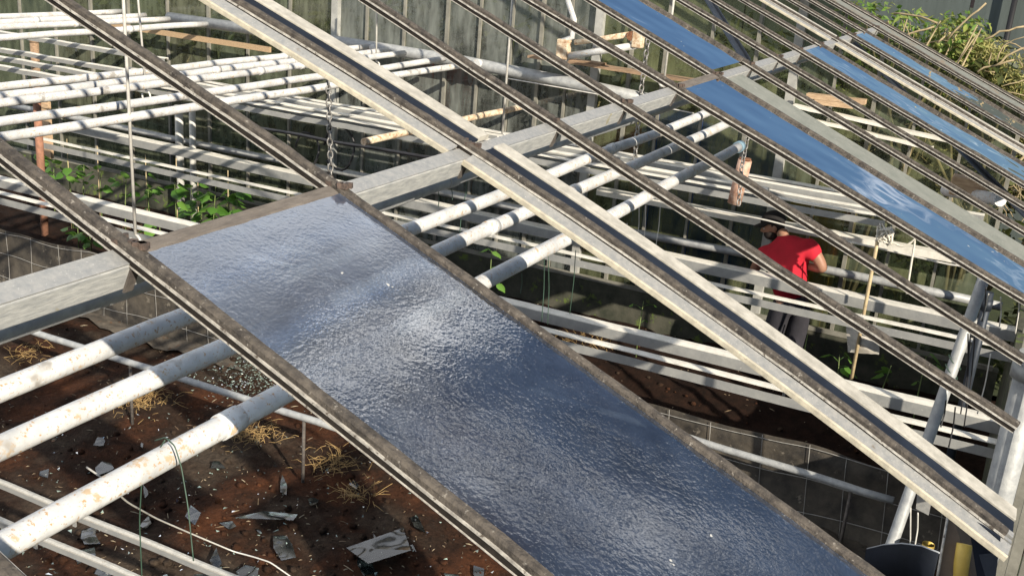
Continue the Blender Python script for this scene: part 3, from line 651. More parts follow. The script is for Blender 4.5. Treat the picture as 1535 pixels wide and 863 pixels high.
# the far bundle
bk = [(0, 128, 400, 89), (0, 142, 400, 98), (0, 153, 400, 107), (0, 181, 400, 129), (0, 203, 400, 146)]
bl = ['uppermost pipe of the white bundle of five at left', 'second pipe down in the white bundle of five at left', 'middle pipe of the white bundle of five at left', 'fourth pipe down in the white bundle of five at left', 'lowest pipe of the white bundle of five at left']
for i, (u0, v0, u1, v1) in enumerate(bk):
    z = 2.5; y = (pz(u0, v0, z).y + pz(u1, v1, z).y)/2
    pipe('heating_pipe', y, z, 2.5, 10.05-.03*i, .030, WHITE_PIPE, bl[i], 'white pipe bundle in the back left', (7.0+.3*i, 8.6-.2*i))
bu = [26, 34, 42, 56]
bl2 = ['topmost pipe of the upper bundle of four in the top left corner', 'second pipe of the upper bundle of four in the top left corner', 'third pipe of the upper bundle of four in the top left corner', 'lowest pipe of the upper bundle of four in the top left corner']
for i, v0 in enumerate(bu):
    y = pz(0, v0, 2.5).y
    pipe('heating_pipe', y, 2.5, 5.0, 10.0, .032, WHITE_PIPE, bl2[i], 'upper white pipe bundle at top left', (8.2+.2*i,))
t = empty('header_pipe'); tag(t, 'thick grey header pipe running along the gable at the ends of the white pipes', 'pipe')
MB().tube([(10.12, 3.25, 2.36), (10.12, 4.0, 2.41), (10.12, 5.5, 2.48), (10.12, 7.0, 2.5), (10.12, 9.6, 2.5)], .062, 20).build('shaft', GREY_PIPE, t)
for y in (5.3, 6.6): MB().tube([(10.02, y, 2.49), (10.12, y, 2.49)], .045, 14).build('stub', WHITE_PIPE, t)
for (z, ya, yb, r, lab) in ((1.02, 12.5, -.1, .040, 'grey pipe along the foot of the gable behind the person'), (1.74, 2.9, .5, .035, 'white pipe along the gable above the person')):
    t = empty('wall_pipe'); tag(t, lab, 'pipe', 'pipes along the gable')
    MB().tube([(10.13, lerp(ya, yb, i/16), z+.01*math.sin(i)) for i in range(17)], r, 14).build('shaft', GREY_PIPE, t)
    for i in range(4): MB().box((10.2, lerp(ya, yb, (i+.5)/4), z), (.16, .03, .03)).build('bracket', GALV, t)
# low grey pipes across the house
for (u0, v0, u1, v1, lab) in ((21, 488, 500, 640, 'low grey pipe crossing the bare soil at lower left'), (1030, 655, 1340, 750, 'low grey pipe in front of the wire mesh at lower right')):
    a = pz(u0, v0, .5); c = pz(u1, v1, .5); d = (c-a)
    t = empty('ground_pipe'); tag(t, lab, 'pipe', 'low grey pipes over the soil')
    a2 = a - d*.25 if u0 < 100 else a - d*.9; c2 = c + d*.05 if u0 < 100 else c
    MB().tube(line(a2, c2, 14, 0, .004), .026, 14).build('shaft', GREY_PIPE, t)
    s_ = MB()
    for q in (.1, .5, .9):
        p = a2.lerp(c2, q); s_.tube([(p.x, p.y, -.05), (p.x, p.y, .48)], .012, 8)
    s_.build('stand', BARWEB, t)

# ------------------------------------------------------------------ rails across the house
def rail(x, z, y0, y1, lab, grp, wtop=.062, face=.052, gap=.012, skew=0, sag=.004, nm='crop_rail', drop=.022, wm=None):
    t = empty(nm); tag(t, lab, 'rail', grp)
    n = 44; pts = []
    for i in range(n+1):
        s_ = i/n; y = lerp(y0, y1, s_)
        pts.append(Vector((x + skew*(y-3) + .006*noise.noise((y*.8, x*5, 1)), y, z - sag*math.sin(s_*math.pi*5)**2 + .004*noise.noise((y*3, x, 2)))))
    LXv, LZ = Vector((1, 0, 0)), Vector((0, 0, 1))
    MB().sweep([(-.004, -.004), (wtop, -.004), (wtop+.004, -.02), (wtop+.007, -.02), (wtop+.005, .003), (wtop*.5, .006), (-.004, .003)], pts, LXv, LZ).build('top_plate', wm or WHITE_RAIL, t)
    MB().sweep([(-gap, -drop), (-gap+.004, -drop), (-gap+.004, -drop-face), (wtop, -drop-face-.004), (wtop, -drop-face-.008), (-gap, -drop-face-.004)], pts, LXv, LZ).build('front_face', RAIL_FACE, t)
    for i in range(max(1, int(abs(y1-y0)/2.4))):
        y = y0 + (y1-y0)*(i+.5)/max(1, int(abs(y1-y0)/2.4))
        MB().box((x+wtop+.012+skew*(y-3), y, z-.05), (.008, .02, .10)).build('hanger', GALV, t)
    return t
RG = 'crop rails hung across the house'
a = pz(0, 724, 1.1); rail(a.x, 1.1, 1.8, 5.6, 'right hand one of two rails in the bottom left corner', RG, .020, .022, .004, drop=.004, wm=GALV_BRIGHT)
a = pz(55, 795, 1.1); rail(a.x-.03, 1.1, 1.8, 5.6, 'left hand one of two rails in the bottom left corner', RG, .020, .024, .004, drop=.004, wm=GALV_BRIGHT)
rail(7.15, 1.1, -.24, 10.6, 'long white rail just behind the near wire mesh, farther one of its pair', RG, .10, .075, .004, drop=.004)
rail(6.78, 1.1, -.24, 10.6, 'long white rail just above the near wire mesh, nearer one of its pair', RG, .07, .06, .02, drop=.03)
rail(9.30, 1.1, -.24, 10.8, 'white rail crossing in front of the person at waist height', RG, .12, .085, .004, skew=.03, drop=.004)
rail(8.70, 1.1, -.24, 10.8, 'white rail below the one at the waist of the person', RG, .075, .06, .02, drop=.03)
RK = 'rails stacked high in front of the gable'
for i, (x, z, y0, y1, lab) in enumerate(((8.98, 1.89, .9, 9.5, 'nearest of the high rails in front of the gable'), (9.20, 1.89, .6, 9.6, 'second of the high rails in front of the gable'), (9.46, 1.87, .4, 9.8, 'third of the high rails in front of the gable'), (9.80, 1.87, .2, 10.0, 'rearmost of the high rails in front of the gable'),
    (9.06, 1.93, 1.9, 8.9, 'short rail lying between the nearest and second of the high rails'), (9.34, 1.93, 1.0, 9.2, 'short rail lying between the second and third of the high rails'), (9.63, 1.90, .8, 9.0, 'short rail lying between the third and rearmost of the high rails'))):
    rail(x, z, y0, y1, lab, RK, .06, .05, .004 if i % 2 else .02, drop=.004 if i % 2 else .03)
b = MB(); b.box((10.16, 1.9, 1.39), (.14, 3.9, .022)); b.box((10.1, 1.9, 1.36), (.02, 3.9, .05))
tag(b.build('gable_shelf', WHITE_RAIL, None, .003), 'pale plank shelf fixed along the gable behind the head of the person', 'shelf')
# far left racks of pale rails
for i, (u0, v0, u1, v1, z, lab) in enumerate(((0, 72, 183, 104, 2.05, 'upper pale rail among the racks at far left'), (0, 86, 160, 112, 2.05, 'second pale rail among the racks at far left'), (0, 100, 105, 116, 2.05, 'lower pale rail among the racks at far left'), (75, 58, 180, 78, 2.2, 'short pale rail behind the white bundle at top left'))):
    a = pz(u0, v0, z); c = pz(u1, v1, z)
    rail((a.x+c.x)/2, z, c.y-.6, a.y+1, lab, 'pale rails at far left', .05, .04, .004, drop=.004)

# ------------------------------------------------------------------ timber, rods, chains
def pole(name, pts, r, mat, lab, cat, grp=None, n=10):
    b = MB().tube(pts, r, n); return tag(b.build(name, mat), lab, cat, grp)
a, c = px(140, 33, 10.1), px(405, 75, 10.1)
b = MB(); d = (c-a).normalized(); b.sweep([(-.02, -.03), (.02, -.03), (.02, .03), (-.02, .03)], line(a, c, 6, 0, .004))
tag(b.build('timber_batten', WOOD), 'long brown timber batten on the gable above the white bundle', 'batten')
a, c = pz(545, 213, 2.12), pz(890, 136, 2.12)
pole('wooden_pole', line(a, c, 14, 0, .004), .030, RUSTY_WHITE, 'pale wooden pole laid across the rails behind the near rafter', 'pole')
a, c = px(797, 84, 10.1), px(1046, 122, 10.1)
b = MB(); b.sweep([(-.10, -.012), (.10, -.012), (.10, .012), (-.10, .012)], line(a, c, 8, 0, .006))
b.sweep([(-.06, .014), (.07, .014), (.07, .035), (-.06, .035)], line(a.lerp(c, .05), a.lerp(c, .45), 5, 0, .004))
tag(b.build('timber_plank', PLANK), 'weathered brown plank lying on the grey header pipe at the gable', 'plank')
for (u0, v0, u1, v1, lab) in ((1210, 143, 1298, 153, 'upper orange brown board lying on the gable shelf under the blue panes'), (1222, 152, 1280, 159, 'lower orange brown board lying on the gable shelf under the blue panes')):
    a, c = px(u0, v0, 10.08), px(u1, v1, 10.08)
    b = MB(); b.sweep([(-.05, -.022), (.05, -.022), (.05, .022), (-.05, .022)], [a, a.lerp(c, .5), c])
    tag(b.build('timber_board', WOODX), lab, 'board', 'boards on the gable shelf')
a = px(1190, 158, 10.02); c = px(1420, 210, 10.02)
b = MB(); b.sweep([(-.06, -.012), (.06, -.012), (.06, .012), (-.06, .012)], line(a, c, 8, 0, .004)); b.sweep([(-.06, -.012), (.06, -.012), (.06, .012), (-.06, .012)], line(a+Vector((0, 0, -.09)), c+Vector((0, .1, -.09)), 8, 0, .004))
tag(b.build('gable_shelf', WHITE_RAIL), 'pale double shelf on the gable under the orange brown boards', 'shelf')

def rod(u0, v0, u1, v1, x, r, lab, up=.25, mat=WIREW, grp='thin hanger rods', hook=True):
    a, c = px(u0, v0, x), px(u1, v1, x)
    y = (a.y+c.y)/2
    t = empty('hanger_rod'); tag(t, lab, 'rod', grp)
    MB().tube([(x, a.y, a.z+up), (x, a.y, a.z), (x, c.y, c.z)], r, 8).build('shaft', mat, t)
    if hook: MB().tube([Vector((x, c.y, c.z-.0)) + Vector((0, .045*math.cos(q), -.045+.045*math.sin(q))) for q in [math.pi*(.5+1.6*i/10) for i in range(11)]], r*.9, 6).build('hook', mat, t)
rod(185, 0, 203, 352, 5.2, .011, 'thin white rod hanging at left, its foot behind the corner of the hammered pane')
rod(207, 0, 219, 136, 6.7, .009, 'thin rod holding up the white bundle of five at left')
rod(768, 0, 753, 200, 9.0, .011, 'long thin rod hanging between the second and third bars of the near rafter')
rod(565, 0, 564, 92, 9.6, .009, 'short thin rod at the right end of the white bundle')
rod(1010, 0, 996, 116, 9.9, .012, 'thin rod in front of the gable right of the rusty valve')

def chain(name, pts_uvx, lab, link=.042, r=.0045, grp='hanging chains'):
    P = [px(u, v, x) for (u, v, x) in pts_uvx]; b = MB(); i = 0
    for a, c in zip(P[:-1], P[1:]):
        L = (c-a).length; d = (c-a).normalized(); n = max(1, int(L/(link*.72)))
        s1 = d.cross(Vector((.6, .8, 0))).normalized(); s2 = d.cross(s1)
        for k in range(n):
            m_ = a.lerp(c, (k+.5)/n); s_ = s1 if i % 2 else s2; i += 1
            loop = []
            for q in range(13):
                an = 2*math.pi*q/12; loop.append(m_ + d*(math.cos(an)*link*.5) + s_*(math.sin(an)*link*.3))
            b.tube(loop, r, 5)
    return tag(b.build(name, CHAINM), lab, 'chain', grp)
chain('hanging_chain', [(492, 120, 4.6), (496, 275, 4.6)], 'chain hanging beside the near rafter down to the hammered pane corner', .045, .0045)
chain('hanging_chain', [(973, 50, 9.2), (962, 128, 9.2), (948, 275, 9.2)], 'long chain hanging from the rusty valve past the purlin', .07, .0075)
chain('hanging_chain', [(1121, 205, 6.9), (1112, 250, 6.75), (1107, 308, 6.7)], 'chain hanging in front of the pink brown tube', .045, .0045)
t = empty('hanging_tube'); tag(t, 'short pink brown peeling tube hanging upright behind a chain', 'tube')
a, c = px(1117, 240, 7.1), px(1107, 306, 7.1); c = Vector((a.x, a.y+.03, c.z))
MB().tube([a, a.lerp(c, .5), c], .047, 18).build('shell', COPPER, t)
MB().tube([a+Vector((0, 0, .002)), a+Vector((0, 0, .012))], .040, 16).build('end', RUST, t)
# valve on the gable header
t = empty('valve_assembly'); tag(t, 'rusty white valve loop standing on the header pipe at the gable', 'valve')
XV = 9.75
MB().tube([px(847, 85, XV), px(905, 76, XV), px(962, 67, XV)], .034, 14).build('lower_pipe', WHITE_PIPE, t)
MB().tube([px(862, 64, XV), px(905, 58, XV), px(950, 51, XV)], .026, 12).build('upper_pipe', RUSTY_WHITE, t)
MB().box(px(845, 74, XV), (.10, .12, .19)).build('left_flange', RUSTY_WHITE, t, .01)
MB().box(px(957, 58, XV), (.09, .10, .17)).build('right_flange', RUSTY_WHITE, t, .01)
c = px(948, 54, XV); MB().tube([c+Vector((-.04, 0, 0)), c+Vector((.04, 0, 0))], .045, 12).build('handwheel', RUST, t)
a = px(838, 80, XV); MB().tube([px(851, 0, XV), px(861, 30, XV), px(858, 56, XV), px(840, 62, XV), px(837, 78, XV), px(850, 92, XV)], .026, 12).build('riser', WHITE_PIPE, t)
# brown uprights at the left
for (u, v0, v1, x, r, mat, lab, nm, cat) in ((51, 60, 102, 9.9, .055, PLANK, 'brown timber post behind the white bundle at far left', 'timber_post', 'post'), (55, 150, 238, 8.6, .044, TERRA, 'orange clay coloured pipe standing at far left above the plants', 'clay_pipe', 'pipe'),
        (268, 160, 228, 10.0, .05, MULL_WHITE, 'left one of two pale posts in front of the gable at left', 'pale_post', 'post'), (288, 160, 232, 10.0, .04, MULL_WHITE, 'right one of two pale posts in front of the gable at left', 'pale_post', 'post')):
    a, c = px(u, v0, x), px(u, v1, x)
    t = empty(nm); tag(t, lab, cat)
    MB().tube([(x, a.y, -.03), (x, a.y, c.z), (x, a.y, a.z)], r, 14).build('shaft', mat, t)
    MB().tube([(x, a.y, a.z-.03), (x, a.y, a.z+.015)], r*1.12, 14).build('cap', mat, t)
b = MB(); a = px(68, 158, 9.6); b.box((9.6, a.y, a.z-.3), (.05, .14, .75)); b.box((9.57, a.y, a.z), (.03, .18, .05)); b.box((9.57, a.y, a.z-.5), (.03, .18, .05))
tag(b.build('timber_board', WOODX), 'pale upright board behind the clay pipe at far left', 'board')

# leaning pole at right with its ties
A_, B_ = px(1480, 402, 5.6), px(1316, 875, 4.9)
t = empty('leaning_pole'); tag(t, 'grey leaning pole at right tied with wire, crossing behind the near rafter', 'pole')
B2 = A_ + (B_-A_)*2.1
MB().tube(line(A_, B2, 10), .029, 16).build('shaft', GREY_PIPE, t)
for q in (.30, .33):
    p = A_.lerp(B_, q); MB().tube([p+Vector((.03*math.cos(a), .034*math.sin(a), .03*math.sin(a))) for a in [i*.55 for i in range(12)]], .0025, 5).build('tie', WIREG, t)

# ------------------------------------------------------------------ hanging wires and strings
def wire(pts, r, mat, lab, grp, cat='wire', nm='wire'):
    P = [Vector(p) for p in pts]; Q = []
    for i in range(len(P)-1):
        for k in range(6): Q.append(P[i].lerp(P[i+1], k/6))
    Q.append(P[-1])
    Q = [Q[0]] + [(Q[i-1]+Q[i]*2+Q[i+1])/4 for i in range(1, len(Q)-1)] + [Q[-1]]
    return tag(MB().tube(Q, r, 6).build(nm, mat), lab, cat, grp)
wire([px(232, 660, 1.44), px(248, 655, 1.43), px(262, 668, 1.42), px(272, 700, 1.42), px(282, 760, 1.40), px(290, 840, 1.38)], .0015, WIREG, 'green wire bent over the lowest white pipe, right one of two at lower left', 'green wires off the lowest pipe')
wire([px(247, 660, 1.40), px(213, 712, 1.55), px(209, 780, 1.55), px(213, 870, 1.55)], .0015, WIREG, 'green wire hanging straight down, left one of two at lower left', 'green wires off the lowest pipe')
wire([px(130, 700, 1.36), px(152, 715, 1.345), px(190, 752, 1.5), px(235, 777, 1.7), px(300, 805, 1.9), px(350, 826, 2.0), px(380, 834, 2.0), px(405, 842, 2.0), px(445, 870, 2.0)], .0021, WIREW, 'pale knotted wire sagging across the broken glass at lower left', None)
wl = 0
for (u0, v0, u1, v1, x) in ((816, 382, 812, 482, 3.3), (822, 383, 821, 486, 3.35), (863, 375, 854, 470, 3.5), (782, 410, 780, 440, 3.0), (690, 305, 689, 352, 4.2), (657, 285, 657, 310, 4.2), (675, 278, 678, 300, 4.2), (700, 270, 696, 300, 4.2), (940, 335, 937, 352, 5.5), (958, 310, 955, 362, 5.5), (968, 308, 964, 372, 5.5), (990, 305, 983, 370, 5.5)):
    lab = 'thin wire hanging from the white pipe ' + ('left of' if u0 < 870 else 'right of') + ' the near rafter'
    wire([px(u0, v0, x), px((u0+u1)/2+1.5, (v0+v1)/2, x+.01), px(u1, v1, x)], .0016 if x < 4 else .0022, WIREG if u0 < 870 else WIREW, lab, 'thin wires hanging left of the near rafter' if u0 < 870 else 'thin wires hanging right of the near rafter')
for (u0, v0, u1, v1, x) in ((1482, 440, 1470, 480, 5.2), (1478, 430, 1472, 482, 5.2), (1500, 445, 1498, 490, 5.2), (1455, 500, 1440, 620, 4.6), (1451, 500, 1448, 610, 4.6), (1462, 500, 1445, 640, 4.6), (1418, 600, 1410, 640, 4.2), (1432, 610, 1422, 670, 4.2), (1485, 530, 1465, 620, 5.0), (1528, 440, 1522, 500, 5.4), (1365, 760, 1360, 870, 4.0), (1376, 768, 1371, 820, 4.0)):
    wire([px(u0, v0, x), px((u0+u1)/2+2, (v0+v1)/2, x+.02), px(u1, v1, x)], .0028, WIREW if u0 > 1480 or u0 < 1400 else BLACKH, 'thin string dangling beside the leaning pole at right', 'strings beside the leaning pole')
t = wire([px(1055, 312, 9.0), px(1150, 330, 9.0), px(1240, 355, 9.0), px(1330, 375, 9.0), px(1425, 397, 9.0), px(1500, 405, 9.0)], .008, WIREW, 'long pale wire stretched behind the person at neck height', None)
wire([px(762, 118, 9.5), px(860, 135, 9.5), px(920, 146, 9.5), px(1040, 170, 9.5)], .006, WIREW, 'thin pale wire stretched below the header pipe', None)
wire([px(375, 190, 8.3), px(450, 202, 8.2), px(500, 213, 8.1), px(560, 222, 8.0), px(640, 236, 7.9), px(720, 240, 7.9)], .016, BLACKH, 'black hose stretched behind the hanging chain', None, 'hose', 'hose')
for (u0, v0, rr_, x, lab) in ((460, 225, .16, 9.6, 'left loop of black hose hanging on the gable'), (508, 222, .2, 9.7, 'right loop of black hose hanging on the gable')):
    c = px(u0, v0, x)
    tag(MB().tube([c+Vector((.02*math.sin(3*a), rr_*math.cos(a), rr_*1.25*math.sin(a))) for a in [i*.35 for i in range(17)]], .013, 7).build('hose_loop', BLACKH), lab, 'hose', 'hose loops on the gable')

# ------------------------------------------------------------------ rope bundle, stick, bag
t = empty('rope_bundle'); tag(t, 'knot of white rope tied on a bamboo stick right of the person', 'rope')
c = px(1326, 352, 8.9); rr = random.Random(3); pts = []
for i in range(60):
    a = i*.75; pts.append(c + Vector((.03*math.sin(i*1.9), .075*math.cos(a)*rr.uniform(.5, 1), .085*math.sin(a*1.13)*rr.uniform(.5, 1))))
MB().tube(pts, .008, 6).build('knot', ROPE, t)
MB().tube(line(c+Vector((0, -.02, -.06)), px(1342, 365, 8.9), 4)+line(px(1345, 367, 8.9), px(1372, 358, 8.9), 5, .03)+line(px(1371, 364, 8.9), px(1359, 440, 8.9), 6), .009, 6).build('tail', ROPE, t)
a, c = px(1320, 338, 8.95), px(1300, 450, 8.95)
pole('bamboo_stick', [a, a.lerp(c, .5)+Vector((0, .004, 0)), Vector((8.95, c.y, -.02))], .015, BAMBOO, 'bamboo stick standing upright under the white rope', 'stick')
b = MB(); nb = 8
for sg in (0, 1):
    vs = []
    for i in range(nb+1):
        for k in range(nb+1):
            p = px(lerp(1268, 1315, i/nb) + lerp(0, 3, k/nb), lerp(487, 528, k/nb) + 3*i/nb, 9.0)
            bulge = .05*math.sin(math.pi*i/nb)*(.25+k/nb)*math.sin(math.pi*min(1, k/nb*.9+.1))
            p.x += (bulge + .03 if sg else -bulge) + .022*noise.noise((i*.7, k*.6, 4+sg)); vs.append(p)
    b.add(vs, [(i*(nb+1)+k, (i+1)*(nb+1)+k, (i+1)*(nb+1)+k+1, i*(nb+1)+k+1) for i in range(nb) for k in range(nb)], True)
b.add([px(1290, 487, 9.01), px(1296, 487, 9.01), px(1296, 470, 9.0), px(1291, 470, 9.0)], [(0, 1, 2, 3)])
tag(b.build('plastic_bag', BAGM), 'white plastic bag with a brown stain hanging below the rails at right', 'bag')

# things in the bottom right corner
a, d = [px(1424, 762, 3.2), px(1400, 900, 3.0)], [px(1452, 800, 3.2), px(1470, 900, 3.05)]
b = MB(); th = Vector((.015, -.004, 0)); q = [a[0], d[0], d[1], a[1]]
b.add(q+[p+th for p in q], [(0, 1, 2, 3), (7, 6, 5, 4), (0, 4, 5, 1), (1, 5, 6, 2), (2, 6, 7, 3), (3, 7, 4, 0)])
tag(b.build('brown_board', BROWNB), 'brown board with a pale edge leaning in the bottom right corner', 'board')
pole('edge_strip', [px(1423, 760, 3.19), px(1399, 900, 2.99)], .004, ALU, 'thin pale strip along the edge of the brown board', 'strip')
pole('upright_pipe', [px(1446, 815, 3.12), px(1442, 840, 3.1), px(1434, 900, 3.05)], .022, YELLOW, 'yellow pipe in front of the brown board in the bottom right corner', 'pipe')
t = empty('navy_sheet'); tag(t, 'dark navy sheet with a thin pale rim beside the leaning pole foot', 'sheet')
top = [px(1300, 822, 3.9), px(1325, 816, 3.85), px(1352, 814, 3.8), px(1382, 818, 3.75), px(1408, 828, 3.7)]
b = MB(); vs = []
for p in top: vs += [p, p+Vector((.02, 0, -.12)), p+Vector((.10, .01, -.26))]
b.add(vs, [(3*i+j, 3*i+j+1, 3*i+j+4, 3*i+j+3) for i in range(4) for j in range(2)], True)
o = b.build('panel', NAVY2, t); o.modifiers.new('thick', 'SOLIDIFY').thickness = .006
MB().tube(top, .0035, 6).build('rim', PIPE_RIM, t)
b = MB(); q = [px(1375, 735, 3.4), px(1397, 748, 3.4), px(1392, 772, 3.4), px(1373, 762, 3.4)]
b.add(q+[p+Vector((.006, 0, 0)) for p in q], [(0, 1, 2, 3), (7, 6, 5, 4), (0, 4, 5, 1), (1, 5, 6, 2), (2, 6, 7, 3), (3, 7, 4, 0)])
tag(b.build('steel_plate', GALV), 'small galvanised plate hanging under the near rafter at lower right', 'plate')
b = MB(); q = px(1480, 277, 7.3)
b.box(q+Vector((0, .1, -.03)), (.13, .22, .12)); tag(b.build('wood_block', WOODX, None, .01), 'pale wooden block lying at the eave under the far right bars', 'block')
a, c = px(1440, 268, 7.6), px(1535, 292, 7.2)
pole('eave_pipe', line(px(1418, 285, 7.6), px(1500, 300, 7.0), 5), .04, WHITE_PIPE, 'white pipe lying at the eave beside the wooden block', 'pipe')

# ------------------------------------------------------------------ mesh curtain, mats, litter
t = empty('mesh_curtain'); tag(t, 'low black plastic curtain with pale wire mesh running across the house', 'curtain')
b = MB(); nyc, nzc = 150, 8; vs = []
def cz(y): return .60 + .035*noise.noise((y*1.7, 0, 9)) - .02*abs(math.sin(y*2.4))
def cp(y, s): return Vector((7.14 + .022*noise.noise((y*2.2, s*1.5, 4)) - .05*(1-s), y, lerp(-.03, cz(y), s)))
for i in range(nyc+1):
    for j in range(nzc+1): vs.append(cp(-.1+10.6*i/nyc, j/nzc))
b.add(vs, [(i*(nzc+1)+j, (i+1)*(nzc+1)+j, (i+1)*(nzc+1)+j+1, i*(nzc+1)+j+1) for i in range(nyc) for j in range(nzc)], True)
b.build('plastic_sheet', BLACKP, t)
b = MB(); off = Vector((-.02, 0, 0))
for i in range(34):
    y = -.05+10.5*i/33+.05*math.sin(i*7.7); b.tube([cp(y+.01*k, k/6)+off for k in range(7)], .0028, 4)
for s in (.97, .62, .22): b.tube([cp(-.05+10.5*i/100, s)+off+Vector((0, 0, .05*noise.noise((i*.13, s*5, 0)))) for i in range(101)], .0035, 4)
b.build('wire_grid', WIREDULL, t)

def sheet(name, corners, z, n, mat, lab, cat, amp=.03, grp=None):
    c = [pz(u, v, z) for u, v in corners]; b = MB(); vs = []
    for i in range(n+1):
        for j in range(n+1):
            s, q = i/n, j/n
            p = c[0].lerp(c[1], s).lerp(c[3].lerp(c[2], s), q)
            p += Vector((noise.noise((i*.35, j*.2, 3)), noise.noise((i*.2, j*.35, 8)), 0))*.05
            p.z = gz(p.x, p.y)+.022+amp*(.5+.5*noise.noise((p.x*5, p.y*5, 7)))
            vs.append(p)
    b.add(vs, [(i*(n+1)+j, (i+1)*(n+1)+j, (i+1)*(n+1)+j+1, i*(n+1)+j+1) for i in range(n) for j in range(n)], True)
    return tag(b.build(name, mat), lab, cat, grp)
MG = 'weed mats on the soil'
sheet('weed_mat', [(60, 440), (235, 432), (370, 560), (150, 490)], 0, 26, WEEDMAT, 'dusty brown weed mat under the grey pipe left of the hammered pane', 'weed mat', grp=MG)
sheet('weed_mat', [(1000, 700), (1180, 720), (1330, 840), (1150, 830)], 0, 24, BLACKP, 'dark crumpled mat with broken glass in front of the mesh at lower right', 'weed mat', grp=MG)
b = MB(); rr = random.Random(66)
for _ in range(750):
    u, v = (rr.uniform(-10, 760), rr.uniform(480, 880)) if rr.random() < .7 else (rr.uniform(760, 1400), rr.uniform(430, 700))
    p = pz(u, v, 0); r_ = .008 + .03*rr.random()**3; p.z = gz(p.x, p.y) + r_*.3; vs = []
    for i in range(4):
        for j in range(6):
            th, ph = math.pi*(i+.5)/4, 6.283*j/6; q = r_*rr.uniform(.7, 1.25)
            vs.append(p + Vector((math.sin(th)*math.cos(ph)*q, math.sin(th)*math.sin(ph)*q, math.cos(th)*q*.7)))
    b.add(vs, [(i*6+j, i*6+(j+1) % 6, (i+1)*6+(j+1) % 6, (i+1)*6+j) for i in range(3) for j in range(6)] + [(0, 1, 2, 3, 4, 5), (18, 19, 20, 21, 22, 23)], True)
tag(b.build('soil_clods', SOIL), 'small clods of red brown earth lying over the soil', 'soil', None, 'stuff')
# straw
def straw_clump(u, v, z, n, rad, lab, seed):
    rr = random.Random(seed); c = pz(u, v, z); b = MB()
    for _ in range(n):
        p = c + Vector((rr.gauss(0, rad*.5), rr.gauss(0, rad*.5), 0)); p.z = gz(p.x, p.y) + abs(rr.gauss(.01, .03))
        d = Vector((rr.gauss(0, 1), rr.gauss(0, 1), rr.gauss(.15, .35))).normalized()*rr.uniform(.05, .16)
        b.tube([p, p+d*.5+Vector((rr.gauss(0, .012), rr.gauss(0, .012), rr.uniform(0, .025))), p+d], rr.uniform(.0009, .0019), 4)
    tag(b.build('straw_tuft', STRAW), lab, 'straw', 'straw tufts on the soil')
straw_clump(210, 600, 0, 170, .22, 'bright straw tuft under the second white pipe at left', 1)
straw_clump(375, 650, 0, 130, .22, 'straw tuft just right of the lowest white pipe', 2)
straw_clump(500, 690, 0, 110, .18, 'straw tuft near the left edge bar of the hammered pane', 3)
straw_clump(535, 740, 0, 60, .16, 'lowest straw tuft beside the broken glass at bottom', 4)
straw_clump(40, 530, 0, 50, .2, 'small straw tuft at the left edge under the purlin', 5)
straw_clump(880, 500, .1, 90, .35, 'brown straw litter between the two white rails in the middle', 6)
straw_clump(185, 318, .3, 90, .4, 'brown straw litter between the plants and the left rail', 7)
b = MB(); rr = random.Random(12)
for _ in range(1100):
    u, v = (rr.uniform(-10, 760), rr.uniform(480, 880)) if rr.random() < .75 else (rr.uniform(760, 1360), rr.uniform(430, 860))
    p = pz(u, v, 0); p.z = gz(p.x, p.y)+.006; L = rr.uniform(.006, .03)**1.0 if rr.random() < .8 else rr.uniform(.03, .08)
    a = rr.uniform(0, 6.3); d = Vector((math.cos(a), math.sin(a), rr.uniform(-.1, .25)))*L; w_ = Vector((-math.sin(a), math.cos(a), 0))*rr.uniform(.0012, .0035)
    b.add([p-w_, p+w_, p+d+w_, p+d-w_, p+d*.5+Vector((0, 0, .006))], [(0, 1, 4), (1, 2, 4), (2, 3, 4), (3, 0, 4)])
lm = leaf_mat('litter', [(.20, .14, .08), (.11, .07, .04), (.36, .30, .20), (.15, .09, .05)], .8, 0)
tag(b.build('soil_litter', lm), 'scattered chaff, chips and dead stalks over the brown soil', 'litter', None, 'stuff')
b = MB()
for _ in range(3400):
    if rr.random() < .6: u, v = rr.gauss(395, 48), rr.gauss(556, 20)
    elif rr.random() < .5: u, v = rr.uniform(0, 760), rr.uniform(600, 880)
    else: u, v = rr.gauss(1180, 70), rr.gauss(760, 35)
    p = pz(u, v, .02); p.z = gz(p.x, p.y)+rr.uniform(.02, .05); s = rr.uniform(.006, .02)
    q = [p+Vector((rr.uniform(-s, s), rr.uniform(-s, s), rr.uniform(-s, s)*.5)) for _ in range(3)]
    b.add(q, [(0, 1, 2)])
tag(b.build('glass_crumbs', roof_glass('crumb_glass', .7, (.42, .55, .48), .1, (.7, .8, .75))), 'greenish crumbs of shattered glass strewn over the soil and mats', 'broken glass', None, 'stuff')

